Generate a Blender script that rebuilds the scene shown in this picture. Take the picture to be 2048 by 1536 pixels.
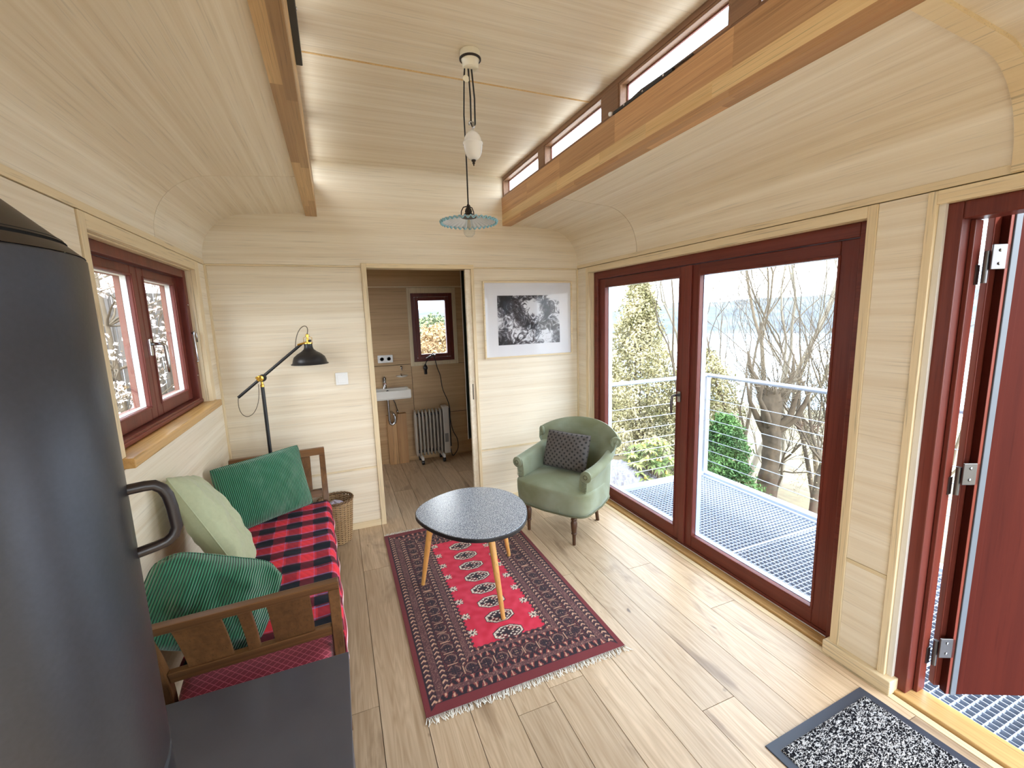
import bpy, bmesh, math, random
from mathutils import Vector, Matrix, noise

for o in list(bpy.data.objects):
    bpy.data.objects.remove(o, do_unlink=True)
SC = bpy.context.scene
COL = SC.collection
PI = math.pi
rnd = random.Random(7)

# ------------------------------------------------------------------ camera
CAM_F = 868.23 / 2048 * 36.0
fwd = Vector((0.36683239, 0.91762173, -0.15298483))
rgt = Vector((0.92626787, -0.37554484, -0.03152634))
upv = Vector((0.08638192, 0.13014005, 0.98772553))
cam = bpy.data.objects.new('camera', bpy.data.cameras.new('camera'))
COL.objects.link(cam)
cam.data.sensor_width = 36.0
cam.data.lens = CAM_F
cam.data.clip_start = 0.02
cam.data.clip_end = 6000
cam.matrix_world = Matrix(((rgt.x, upv.x, -fwd.x, 0), (rgt.y, upv.y, -fwd.y, 0), (rgt.z, upv.z, -fwd.z, 1.6), (0, 0, 0, 1)))
SC.camera = cam

# ------------------------------------------------------------------ exposure, sky, sun
SC.view_settings.view_transform = 'Standard'
SC.view_settings.look = 'None'
SC.view_settings.gamma = 1.0
SC.view_settings.use_curve_mapping = False
SC.view_settings.exposure = 1.86
SKY = 2.6

def make_world():
    w = bpy.data.worlds.new('sky'); SC.world = w; w.use_nodes = True
    nt = w.node_tree; nt.nodes.clear()
    N = nt.nodes.new; L = nt.links.new
    out = N('ShaderNodeOutputWorld'); bg = N('ShaderNodeBackground')
    tc = N('ShaderNodeTexCoord'); mp = N('ShaderNodeMapping')
    mp.inputs['Scale'].default_value = (1.0, 1.0, 2.6)
    nz = N('ShaderNodeTexNoise'); nz.inputs['Scale'].default_value = 2.3
    nz.inputs['Detail'].default_value = 6; nz.inputs['Roughness'].default_value = 0.55
    rp = N('ShaderNodeValToRGB')
    rp.color_ramp.elements[0].position = 0.40; rp.color_ramp.elements[0].color = (0.50, 0.72, 0.98, 1)
    rp.color_ramp.elements[1].position = 0.56; rp.color_ramp.elements[1].color = (1.0, 1.0, 1.0, 1)
    L(tc.outputs['Generated'], mp.inputs['Vector']); L(mp.outputs['Vector'], nz.inputs['Vector'])
    L(nz.outputs['Fac'], rp.inputs['Fac']); L(rp.outputs['Color'], bg.inputs['Color'])
    bg.inputs['Strength'].default_value = SKY
    L(bg.outputs['Background'], out.inputs['Surface'])
make_world()
sun = bpy.data.objects.new('sun', bpy.data.lights.new('sun', 'SUN'))
COL.objects.link(sun)
sun.data.energy = 2.0
sun.data.angle = math.radians(6)
sun.data.color = (1.0, 0.95, 0.86)
sun.rotation_euler = Vector((-0.03, 0.80, -0.60)).to_track_quat('-Z', 'Y').to_euler()

def portal(name, loc, direction, sx, sy):
    l = bpy.data.lights.new(name, 'AREA'); l.shape = 'RECTANGLE'; l.size = sx; l.size_y = sy
    l.cycles.is_portal = True
    o = bpy.data.objects.new(name, l); COL.objects.link(o)
    o.location = loc; o.rotation_euler = Vector(direction).to_track_quat('-Z', 'Z').to_euler()
    return o
# daylight sampling guides at the openings (no light of their own)
portal('portal_glass_door', (2.17, 2.19, 0.97), (-1, 0, 0), 2.0, 1.9)
portal('portal_entry', (2.17, 0.46, 0.97), (-1, 0, 0), 0.9, 1.9)
portal('portal_window', (-0.90, 2.56, 1.54), (1, 0, 0), 1.2, 0.8)
portal('portal_clerestory', (1.42, 0.8, 2.61), (-1, 0, 0), 5.2, 0.15)
portal('portal_clerestory', (-0.14, 0.8, 2.61), (1, 0, 0), 5.2, 0.15)
portal('portal_rear', (0.64, -1.93, 1.15), (0, 1, 0), 2.5, 1.7)

# ------------------------------------------------------------------ helpers
def lin(r, g, b):
    f = lambda c: (c / 255 / 12.92) if c / 255 <= 0.04045 else ((c / 255 + 0.055) / 1.055) ** 2.4
    return (f(r), f(g), f(b), 1.0)

def tag(o, label=None, cat=None, group=None, kind=None):
    if label: o['label'] = label
    if cat: o['category'] = cat
    if group: o['group'] = group
    if kind: o['kind'] = kind
    return o

def thing(name, label, cat, loc=(0, 0, 0), rz=0.0, group=None, kind=None):
    o = bpy.data.objects.new(name, None); COL.objects.link(o)
    o.empty_display_size = 0.05
    o.location = loc; o.rotation_euler = (0, 0, rz)
    return tag(o, label, cat, group, kind)

def frames(pts):
    pts = [Vector(p) for p in pts]; n = len(pts); out = []
    up = None
    for i in range(n):
        t = (pts[min(i + 1, n - 1)] - pts[max(i - 1, 0)])
        t = t.normalized() if t.length > 1e-9 else Vector((0, 0, 1))
        if up is None:
            up = Vector((0, 0, 1)) if abs(t.z) < 0.9 else Vector((1, 0, 0))
        a = up - t * up.dot(t)
        if a.length < 1e-6: a = Vector((1, 0, 0)) - t * t.x
        a.normalize(); b = t.cross(a); up = a
        out.append((pts[i], a, b))
    return out

class MB:
    def __init__(s): s.v = []; s.f = []
    def box(s, x0, x1, y0, y1, z0, z1):
        b = len(s.v)
        s.v += [(x0, y0, z0), (x1, y0, z0), (x1, y1, z0), (x0, y1, z0), (x0, y0, z1), (x1, y0, z1), (x1, y1, z1), (x0, y1, z1)]
        s.f += [tuple(b + i for i in q) for q in ((0, 3, 2, 1), (4, 5, 6, 7), (0, 1, 5, 4), (1, 2, 6, 5), (2, 3, 7, 6), (3, 0, 4, 7))]
        return s
    def obox(s, c, size, m):
        b = len(s.v); c = Vector(c); hx, hy, hz = [q / 2 for q in size]
        for z in (-hz, hz):
            for x, y in ((-hx, -hy), (hx, -hy), (hx, hy), (-hx, hy)):
                s.v.append(tuple(c + m @ Vector((x, y, z))))
        s.f += [tuple(b + i for i in q) for q in ((0, 3, 2, 1), (4, 5, 6, 7), (0, 1, 5, 4), (1, 2, 6, 5), (2, 3, 7, 6), (3, 0, 4, 7))]
        return s
    def tube(s, pts, r, n=8, cap=True, closed=False, flat=1.0):
        fr = frames(pts); m = len(fr); base = len(s.v)
        for i, (p, a, b) in enumerate(fr):
            ri = r[i] if isinstance(r, (list, tuple)) else r
            for k in range(n):
                t = 2 * PI * k / n
                s.v.append(tuple(p + a * (ri * math.cos(t) * flat) + b * (ri * math.sin(t))))
        for i in range(m - 1 if not closed else m):
            j = (i + 1) % m
            for k in range(n):
                l = (k + 1) % n
                s.f.append((base + i * n + k, base + i * n + l, base + j * n + l, base + j * n + k))
        if cap and not closed:
            s.f.append(tuple(base + k for k in range(n))[::-1])
            s.f.append(tuple(base + (m - 1) * n + k for k in range(n)))
        return s
    def lathe(s, prof, n=24, c=(0, 0, 0), m=None, cap=True, fn=None):
        base = len(s.v); c = Vector(c); k = len(prof)
        for r, z in prof:
            for i in range(n):
                t = 2 * PI * i / n
                p = Vector((r * math.cos(t), r * math.sin(t), z))
                if fn: p = fn(p, t, r, z)
                if m: p = m @ p
                s.v.append(tuple(c + p))
        for j in range(k - 1):
            for i in range(n):
                l = (i + 1) % n
                s.f.append((base + j * n + i, base + j * n + l, base + (j + 1) * n + l, base + (j + 1) * n + i))
        if cap:
            if prof[0][0] > 1e-5: s.f.append(tuple(base + i for i in range(n))[::-1])
            if prof[-1][0] > 1e-5: s.f.append(tuple(base + (k - 1) * n + i for i in range(n)))
        return s
    def prism(s, poly, ax, a, b):
        """poly of 2-D points in the two other axes (cyclic order after ax), extruded along ax from a to b"""
        base = len(s.v); n = len(poly)
        for q in (a, b):
            for u, w in poly:
                s.v.append({'x': (q, u, w), 'y': (u, q, w), 'z': (u, w, q)}[ax])
        for i in range(n):
            j = (i + 1) % n
            s.f.append((base + i, base + j, base + n + j, base + n + i))
        s.f.append(tuple(base + i for i in range(n))[::-1]); s.f.append(tuple(base + n + i for i in range(n)))
        return s
    def grid(s, fn, nu, nv, cu=False, cv=False):
        base = len(s.v)
        for j in range(nv):
            for i in range(nu):
                s.v.append(tuple(fn(i / (nu if cu else nu - 1), j / (nv if cv else nv - 1))))
        for j in range(nv if cv else nv - 1):
            for i in range(nu if cu else nu - 1):
                i2 = (i + 1) % nu; j2 = (j + 1) % nv
                s.f.append((base + j * nu + i, base + j * nu + i2, base + j2 * nu + i2, base + j2 * nu + i))
        return s
    def ring(s, x0, x1, z0, z1, w, ax, a, b, wb=None, wt=None):
        """rectangular frame: outer rect, member width w, extruded along ax (x or y)"""
        wb = w if wb is None else wb; wt = w if wt is None else wt
        def bx(u0, u1, q0, q1):
            if ax == 'y': s.box(u0, u1, a, b, q0, q1)
            else: s.box(a, b, u0, u1, q0, q1)
        bx(x0, x0 + w, z0, z1); bx(x1 - w, x1, z0, z1)
        bx(x0 + w, x1 - w, z0, z0 + wb); bx(x0 + w, x1 - w, z1 - wt, z1)
        return s
    def build(s, name, mat=None, parent=None, smooth=False, bevel=0.0, seg=2, world=False, recalc=True, auto=None):
        me = bpy.data.meshes.new(name)
        off = Vector((0, 0, 0))
        if world and parent is not None:
            r = parent
            while r is not None: off += r.location; r = r.parent
        me.from_pydata([tuple(Vector(v) - off) for v in s.v] if off.length else s.v, [], s.f)
        if recalc:
            bm = bmesh.new(); bm.from_mesh(me); bmesh.ops.recalc_face_normals(bm, faces=bm.faces); bm.to_mesh(me); bm.free()
        if smooth:
            for p in me.polygons: p.use_smooth = True
            if auto:
                try: me.set_sharp_from_angle(angle=math.radians(auto))
                except Exception: pass
        o = bpy.data.objects.new(name, me); COL.objects.link(o)
        if mat: me.materials.append(mat)
        if parent is not None: o.parent = parent
        if bevel > 0:
            b = o.modifiers.new('bevel', 'BEVEL'); b.width = bevel; b.segments = seg; b.limit_method = 'ANGLE'
            b.angle_limit = math.radians(40)
        return o

def copy_obj(o, parent=None, loc=None, rot=None):
    c = o.copy(); COL.objects.link(c); c.parent = parent
    if loc is not None: c.location = loc
    if rot is not None: c.rotation_euler = rot
    return c

def smoothstep(a, b, x):
    t = max(0.0, min(1.0, (x - a) / (b - a))); return t * t * (3 - 2 * t)

# ------------------------------------------------------------------ materials
def new_mat(name):
    m = bpy.data.materials.new(name); m.use_nodes = True
    nt = m.node_tree; bs = nt.nodes.get('Principled BSDF')
    return m, nt, bs

def plain(name, col, rough=0.5, metal=0.0, spec=0.5, noise_amt=0.0, scale=20, bump=0.0, coat=0.0, sheen=0.0):
    m, nt, bs = new_mat(name)
    bs.inputs['Base Color'].default_value = col
    bs.inputs['Roughness'].default_value = rough
    bs.inputs['Metallic'].default_value = metal
    bs.inputs['Specular IOR Level'].default_value = spec
    bs.inputs['Coat Weight'].default_value = coat
    if sheen:
        bs.inputs['Sheen Weight'].default_value = sheen
        bs.inputs['Sheen Roughness'].default_value = 0.4
    if noise_amt or bump:
        tc = nt.nodes.new('ShaderNodeTexCoord'); nz = nt.nodes.new('ShaderNodeTexNoise')
        nz.inputs['Scale'].default_value = scale; nz.inputs['Detail'].default_value = 5
        nt.links.new(tc.outputs['Object'], nz.inputs['Vector'])
        if noise_amt:
            mx = nt.nodes.new('ShaderNodeMix'); mx.data_type = 'RGBA'
            d = 1 - noise_amt; u = 1 + noise_amt
            mx.inputs['A'].default_value = (col[0] * d, col[1] * d, col[2] * d, 1)
            mx.inputs['B'].default_value = (min(1, col[0] * u), min(1, col[1] * u), min(1, col[2] * u), 1)
            nt.links.new(nz.outputs['Fac'], mx.inputs['Factor']); nt.links.new(mx.outputs['Result'], bs.inputs['Base Color'])
        if bump:
            bp = nt.nodes.new('ShaderNodeBump'); bp.inputs['Strength'].default_value = bump; bp.inputs['Distance'].default_value = 0.004
            nt.links.new(nz.outputs['Fac'], bp.inputs['Height']); nt.links.new(bp.outputs['Normal'], bs.inputs['Normal'])
    return m

def wood(name, light, dark, axis='x', across=90.0, along=0.8, rough=0.45, bands=9.0, contrast=1.0, var=0.10, bump=0.15, spec=0.4, pores=0.35):
    """fine straight veneer grain running along one axis, with broad tone bands and per-piece variation"""
    m, nt, bs = new_mat(name); N = nt.nodes.new; L = nt.links.new
    tc = N('ShaderNodeTexCoord'); oi = N('ShaderNodeObjectInfo')
    addv = N('ShaderNodeVectorMath'); addv.operation = 'ADD'
    sc = N('ShaderNodeVectorMath'); sc.operation = 'SCALE'; sc.inputs['Scale'].default_value = 13.0
    cmb = N('ShaderNodeCombineXYZ')
    for k in 'XYZ': L(oi.outputs['Random'], cmb.inputs[k])
    L(cmb.outputs['Vector'], sc.inputs[0]); L(tc.outputs['Object'], addv.inputs[0]); L(sc.outputs['Vector'], addv.inputs[1])
    def nz(ac, al, detail, rough_=0.6, dist=0.0):
        mp = N('ShaderNodeMapping')
        mp.inputs['Scale'].default_value = tuple(al if 'xyz'[i] == axis else ac for i in range(3))
        n = N('ShaderNodeTexNoise'); n.inputs['Scale'].default_value = 1.0; n.inputs['Detail'].default_value = detail
        n.inputs['Roughness'].default_value = rough_; n.inputs['Distortion'].default_value = dist
        L(addv.outputs['Vector'], mp.inputs['Vector']); L(mp.outputs['Vector'], n.inputs['Vector']); return n
    a = nz(bands, along * 0.5, 3, 0.5, 0.4); b = nz(across, along, 4, 0.65); p = nz(across * 2.6, along * 5, 2, 0.5)
    m1 = N('ShaderNodeMath'); m1.operation = 'MULTIPLY_ADD'; m1.inputs[1].default_value = 0.55
    L(a.outputs['Fac'], m1.inputs[0])
    m2 = N('ShaderNodeMath'); m2.operation = 'MULTIPLY'; m2.inputs[1].default_value = 0.45
    L(b.outputs['Fac'], m2.inputs[0]); L(m2.outputs[0], m1.inputs[2])
    rp = N('ShaderNodeValToRGB'); w = 0.16 / contrast
    rp.color_ramp.elements[0].position = max(0, 0.5 - w); rp.color_ramp.elements[0].color = dark
    rp.color_ramp.elements[1].position = min(1, 0.5 + w); rp.color_ramp.elements[1].color = light
    L(m1.outputs[0], rp.inputs['Fac'])
    # dark pores
    pr = N('ShaderNodeValToRGB'); pr.color_ramp.elements[0].position = 0.28; pr.color_ramp.elements[1].position = 0.42
    q = 1 - pores; pr.color_ramp.elements[0].color = (q, q, q, 1); pr.color_ramp.elements[1].color = (1, 1, 1, 1)
    L(p.outputs['Fac'], pr.inputs['Fac'])
    mm = N('ShaderNodeMix'); mm.data_type = 'RGBA'; mm.blend_type = 'MULTIPLY'; mm.inputs['Factor'].default_value = 1
    L(rp.outputs['Color'], mm.inputs['A']); L(pr.outputs['Color'], mm.inputs['B'])
    hs = N('ShaderNodeHueSaturation'); mr = N('ShaderNodeMapRange')
    mr.inputs['To Min'].default_value = 1 - var; mr.inputs['To Max'].default_value = 1 + var
    L(oi.outputs['Random'], mr.inputs['Value']); L(mr.outputs['Result'], hs.inputs['Value']); L(mm.outputs['Result'], hs.inputs['Color'])
    L(hs.outputs['Color'], bs.inputs['Base Color'])
    bs.inputs['Roughness'].default_value = rough; bs.inputs['Specular IOR Level'].default_value = spec
    if bump:
        bp = N('ShaderNodeBump'); bp.inputs['Strength'].default_value = bump; bp.inputs['Distance'].default_value = 0.002
        L(b.outputs['Fac'], bp.inputs['Height']); L(bp.outputs['Normal'], bs.inputs['Normal'])
    return m

V1 = lin(244, 234, 214); V2 = lin(222, 205, 176)
M = {}
M['ply_x'] = wood('veneer grain across', V1, V2, 'x', var=0.03, contrast=0.85, across=75, along=0.7, bands=24, pores=0.16)
M['ply_y'] = wood('veneer grain lengthwise', V1, V2, 'y', var=0.03, contrast=0.85, across=75, along=0.7, bands=24, pores=0.16)
M['trim_x'] = wood('pale trim across', lin(236, 218, 182), lin(220, 197, 156), 'x', across=60, var=0.05, contrast=0.8)
M['trim_y'] = wood('pale trim lengthwise', lin(236, 218, 182), lin(220, 197, 156), 'y', across=60, var=0.05, contrast=0.8)
M['trim_z'] = wood('pale trim upright', lin(236, 218, 182), lin(220, 197, 156), 'z', across=60, var=0.05, contrast=0.8)
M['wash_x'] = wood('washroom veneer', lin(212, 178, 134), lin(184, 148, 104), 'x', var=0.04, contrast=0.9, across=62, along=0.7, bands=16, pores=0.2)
M['core'] = plain('dark wall core', lin(120, 95, 66), 0.8)
M['red_x'] = wood('mahogany across', lin(122, 58, 46), lin(95, 42, 34), 'x', across=70, rough=0.38, var=0.04, pores=0.25, spec=0.3)
M['red_y'] = wood('mahogany lengthwise', lin(122, 58, 46), lin(95, 42, 34), 'y', across=70, rough=0.38, var=0.04, pores=0.25, spec=0.3)
M['red_z'] = wood('mahogany upright', lin(122, 58, 46), lin(95, 42, 34), 'z', across=70, rough=0.38, var=0.04, pores=0.25, spec=0.3)
M['door_red'] = wood('mahogany door panel', lin(70, 27, 20), lin(57, 21, 16), 'z', across=30, rough=0.6, var=0.02, pores=0.2, spec=0.05)
M['brown_y'] = wood('brown window wood', lin(150, 112, 82), lin(118, 84, 60), 'y', across=70, rough=0.4, var=0.05)
M['roof'] = plain('roof outer skin', lin(120, 120, 122), 0.7)
M['roof_skin'] = plain('pale roof membrane', lin(226, 224, 218), 0.6)
M['white'] = plain('white plastic', lin(238, 238, 236), 0.35)
M['ceramic'] = plain('white ceramic', lin(240, 238, 232), 0.15, coat=0.4)
M['chrome'] = plain('brushed chrome', lin(190, 190, 192), 0.22, metal=1.0)
M['steel'] = plain('dark steel', lin(110, 108, 108), 0.35, metal=0.9)
M['galv'] = plain('galvanised steel', lin(170, 182, 202), 0.42, metal=0.40, noise_amt=0.12, scale=14)
M['brass'] = plain('brass', lin(222, 180, 84), 0.22, metal=1.0)
M['black'] = plain('satin black', lin(30, 29, 31), 0.38)
M['black_cord'] = plain('black cable', lin(24, 22, 22), 0.6)
M['cord_grey'] = plain('grey cable', lin(116, 104, 84), 0.6)
M['gasket'] = plain('grey rubber gasket', lin(84, 92, 102), 0.45)
M['stove'] = plain('black stove steel', lin(76, 78, 84), 0.38, metal=0.80, noise_amt=0.10, scale=160, bump=0.03)
M['plate'] = plain('black steel plate', lin(84, 84, 92), 0.42, metal=0.1, noise_amt=0.16, scale=7)
M['seam'] = plain('black seam', lin(14, 13, 13), 0.7)

def glass_mat(name, tint=(0.98, 0.99, 0.99, 1), refl=0.9):
    m = bpy.data.materials.new(name); m.use_nodes = True; nt = m.node_tree; nt.nodes.clear()
    N = nt.nodes.new; L = nt.links.new
    out = N('ShaderNodeOutputMaterial'); mx = N('ShaderNodeMixShader'); tr = N('ShaderNodeBsdfTransparent'); gl = N('ShaderNodeBsdfGlossy')
    lw = N('ShaderNodeFresnel'); ge = N('ShaderNodeNewGeometry'); mr = N('ShaderNodeMapRange')
    mr.inputs['To Min'].default_value = 1.45; mr.inputs['To Max'].default_value = 1 / 1.45
    L(ge.outputs['Backfacing'], mr.inputs['Value']); L(mr.outputs[0], lw.inputs['IOR'])
    ml = N('ShaderNodeMath'); ml.operation = 'MULTIPLY'; ml.inputs[1].default_value = refl
    tr.inputs['Color'].default_value = tint; gl.inputs['Roughness'].default_value = 0.0
    L(lw.outputs[0], ml.inputs[0]); L(ml.outputs[0], mx.inputs['Fac']); L(tr.outputs[0], mx.inputs[1]); L(gl.outputs[0], mx.inputs[2])
    L(mx.outputs[0], out.inputs['Surface'])
    return m
M['pane'] = glass_mat('window glass')
M['bulb'] = glass_mat('bulb glass', (0.93, 0.95, 0.96, 1), 1.0)

def oak_floor():
    m, nt, bs = new_mat('oak floor plank'); N = nt.nodes.new; L = nt.links.new
    tc = N('ShaderNodeTexCoord'); oi = N('ShaderNodeObjectInfo'); add = N('ShaderNodeVectorMath'); add.operation = 'ADD'
    cmb = N('ShaderNodeCombineXYZ'); s = N('ShaderNodeMath'); s.operation = 'MULTIPLY'; s.inputs[1].default_value = 37.0
    L(oi.outputs['Random'], s.inputs[0])
    for k in 'XYZ': L(s.outputs[0], cmb.inputs[k])
    L(tc.outputs['Object'], add.inputs[0]); L(cmb.outputs[0], add.inputs[1])
    def nz(scale, detail, r=0.55, d=0.0):
        mp = N('ShaderNodeMapping'); mp.inputs['Scale'].default_value = scale
        n = N('ShaderNodeTexNoise'); n.inputs['Scale'].default_value = 1; n.inputs['Detail'].default_value = detail
        n.inputs['Roughness'].default_value = r; n.inputs['Distortion'].default_value = d
        L(add.outputs[0], mp.inputs['Vector']); L(mp.outputs[0], n.inputs['Vector']); return n
    g = nz((48, 1.5, 48), 6, 0.62, 0.4)
    # cathedral figure
    mp = N('ShaderNodeMapping'); mp.inputs['Scale'].default_value = (14, 0.9, 14)
    wv = N('ShaderNodeTexNoise'); wv.inputs['Scale'].default_value = 1.0; wv.inputs['Detail'].default_value = 2
    L(add.outputs[0], mp.inputs['Vector']); L(mp.outputs[0], wv.inputs['Vector'])
    ml = N('ShaderNodeMath'); ml.operation = 'MULTIPLY'; ml.inputs[1].default_value = 16.0; L(wv.outputs['Fac'], ml.inputs[0])
    fr = N('ShaderNodeMath'); fr.operation = 'PINGPONG'; fr.inputs[1].default_value = 0.5; L(ml.outputs[0], fr.inputs[0])
    mixg = N('ShaderNodeMath'); mixg.operation = 'MULTIPLY_ADD'; mixg.inputs[1].default_value = 0.35; L(fr.outputs[0], mixg.inputs[0])
    m2 = N('ShaderNodeMath'); m2.operation = 'MULTIPLY'; m2.inputs[1].default_value = 0.8; L(g.outputs['Fac'], m2.inputs[0]); L(m2.outputs[0], mixg.inputs[2])
    rp = N('ShaderNodeValToRGB'); e = rp.color_ramp.elements
    e[0].position = 0.22; e[0].color = lin(176, 147, 114); e[1].position = 0.70; e[1].color = lin(218, 193, 162)
    L(mixg.outputs[0], rp.inputs['Fac'])
    # grey-brown smoky streaks and knots
    k = nz((5.5, 1.5, 5.5), 4, 0.6, 0.8); kr = N('ShaderNodeValToRGB')
    kr.color_ramp.elements[0].position = 0.30; kr.color_ramp.elements[0].color = (0.46, 0.40, 0.36, 1)
    kr.color_ramp.elements[1].position = 0.44; kr.color_ramp.elements[1].color = (1, 1, 1, 1)
    L(k.outputs['Fac'], kr.inputs['Fac'])
    kn = nz((17, 6, 17), 2, 0.5, 0.4); knr = N('ShaderNodeValToRGB')
    knr.color_ramp.elements[0].position = 0.20; knr.color_ramp.elements[0].color = (0.22, 0.17, 0.13, 1)
    knr.color_ramp.elements[1].position = 0.27; knr.color_ramp.elements[1].color = (1, 1, 1, 1)
    L(kn.outputs['Fac'], knr.inputs['Fac'])
    a = N('ShaderNodeMix'); a.data_type = 'RGBA'; a.blend_type = 'MULTIPLY'; a.inputs['Factor'].default_value = 0.75
    L(rp.outputs['Color'], a.inputs['A']); L(kr.outputs['Color'], a.inputs['B'])
    b = N('ShaderNodeMix'); b.data_type = 'RGBA'; b.blend_type = 'MULTIPLY'; b.inputs['Factor'].default_value = 0.9
    L(a.outputs['Result'], b.inputs['A']); L(knr.outputs['Color'], b.inputs['B'])
    hs = N('ShaderNodeHueSaturation'); mr = N('ShaderNodeMapRange'); mr.inputs['To Min'].default_value = 0.82; mr.inputs['To Max'].default_value = 1.06
    L(oi.outputs['Random'], mr.inputs['Value']); L(mr.outputs[0], hs.inputs['Value']); L(b.outputs['Result'], hs.inputs['Color'])
    L(hs.outputs['Color'], bs.inputs['Base Color'])
    bs.inputs['Roughness'].default_value = 0.36; bs.inputs['Specular IOR Level'].default_value = 0.45
    bp = N('ShaderNodeBump'); bp.inputs['Strength'].default_value = 0.12; bp.inputs['Distance'].default_value = 0.002
    L(g.outputs['Fac'], bp.inputs['Height']); L(bp.outputs[0], bs.inputs['Normal'])
    return m
M['oak'] = oak_floor()

def lamella_mat():
    m = wood('glued timber', lin(222, 190, 140), lin(188, 152, 106), 'y', across=120, bands=14, var=0.0, rough=0.4)
    nt = m.node_tree; bs = nt.nodes['Principled BSDF']; N = nt.nodes.new; L = nt.links.new
    src = bs.inputs['Base Color'].links[0].from_socket
    oi = N('ShaderNodeObjectInfo'); rp = N('ShaderNodeValToRGB'); rp.color_ramp.interpolation = 'LINEAR'
    e = rp.color_ramp.elements; e[0].position = 0; e[0].color = (0.50, 0.42, 0.36, 1); e[1].position = 1; e[1].color = (1.1, 1.08, 1.02, 1)
    x = e.new(0.45); x.color = (0.86, 0.78, 0.70, 1)
    mx = N('ShaderNodeMix'); mx.data_type = 'RGBA'; mx.blend_type = 'MULTIPLY'; mx.inputs['Factor'].default_value = 1
    L(oi.outputs['Random'], rp.inputs['Fac']); L(src, mx.inputs['A']); L(rp.outputs['Color'], mx.inputs['B']); L(mx.outputs['Result'], bs.inputs['Base Color'])
    return m
M['lam'] = lamella_mat()
M['lam_light'] = wood('light glued timber', lin(232, 200, 146), lin(208, 168, 112), 'y', across=120, bands=14, var=0.10, rough=0.4)
M['lam_brown'] = wood('brown glued timber', lin(206, 160, 112), lin(170, 124, 82), 'y', across=120, bands=14, var=0.16, rough=0.4)

def attr_mat(name, rough=0.9, bump_scale=0, bump=0.0, sheen=0.0):
    """colour carried by the mesh (woven or printed pattern), fine relief from noise"""
    m, nt, bs = new_mat(name); at = nt.nodes.new('ShaderNodeVertexColor'); at.layer_name = 'Col'
    nt.links.new(at.outputs['Color'], bs.inputs['Base Color']); bs.inputs['Roughness'].default_value = rough
    bs.inputs['Specular IOR Level'].default_value = 0.15
    if sheen: bs.inputs['Sheen Weight'].default_value = sheen
    if bump:
        tc = nt.nodes.new('ShaderNodeTexCoord'); nz = nt.nodes.new('ShaderNodeTexNoise'); nz.inputs['Scale'].default_value = bump_scale
        nt.links.new(tc.outputs['Object'], nz.inputs['Vector'])
        bp = nt.nodes.new('ShaderNodeBump'); bp.inputs['Strength'].default_value = bump; bp.inputs['Distance'].default_value = 0.003
        nt.links.new(nz.outputs['Fac'], bp.inputs['Height']); nt.links.new(bp.outputs['Normal'], bs.inputs['Normal'])
    return m

def paint(o, fn):
    me = o.data; ca = me.color_attributes.new('Col', 'FLOAT_COLOR', 'POINT')
    buf = []
    for v in me.vertices:
        c = fn(v.co); buf += [c[0], c[1], c[2], 1.0]
    ca.data.foreach_set('color', buf)
# ================================================================== the wagon room
XL, XR, YB, YF = -0.75, 2.02, 3.42, -1.80
ZC, ZCEIL, ZB = 1.995, 2.70, 2.328
BL, BR = -0.048, 1.328
XM = 0.64

def struct(o, label, cat):
    return tag(o, label, cat, kind='structure')

# ---- floor
floor = struct(MB().box(XL - 0.1, XR + 0.13, YF - 0.1, 5.05, -0.12, -0.021).build('floor', M['core']), 'pale oak plank floor running the length of the room', 'floor')
PW = 0.1725; X0 = 0.036
joints = {9: [2.09, -0.4], 10: [1.60, 3.9], 3: [1.43, 3.35], 2: [4.05, 0.5], 4: [1.498, 3.72], 1: [1.93, 4.4, 0.0], 0: [2.78, 0.9], 5: [3.55, 0.3], 6: [4.3, 2.2, -0.6],
          7: [1.15, 3.8], 8: [2.95, 0.35], 11: [0.8, 3.0]}
for i in range(-5, 12):
    xa = max(XL, X0 + PW * i); xb = min(1.985, X0 + PW * (i + 1))
    if xb - xa < 0.02: continue
    ys = sorted([YF] + joints.get(i, [0.6 + 0.37 * ((i * 7) % 5), 3.0 + 0.2 * (i % 3)]) + [4.93])
    for a, b in zip(ys[:-1], ys[1:]):
        MB().box(xa + 0.0013, xb - 0.0013, a + 0.0013, b - 0.0013, -0.02, 0.0).build('plank', M['oak'], floor)

# ---- cross profile of the curved side ceilings (x, z), from the left wall up to the beam
def side_profile(n=14):
    pts = [(XL, ZC + 0.004), (XL, 2.045)]
    cx, cz, r = -0.475, 2.045, 0.275
    for i in range(1, n + 1):
        t = PI - (PI / 2 - 0.06) * i / n
        pts.append((cx + r * math.cos(t), cz + r * math.sin(t)))
    pts.append((BL - 0.070, 2.347))
    return pts
PROF = side_profile()
def offs(p, d):
    out = []
    for i in range(len(p)):
        a = Vector(p[max(i - 1, 0)]); b = Vector(p[min(i + 1, len(p) - 1)]); t = (b - a).normalized()
        out.append((p[i][0] - t.y * d, p[i][1] + t.x * d))
    return out
def mirror(p): return [(2 * XM - 0.01 - x if False else XL + XR - x, z) for x, z in p]

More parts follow.
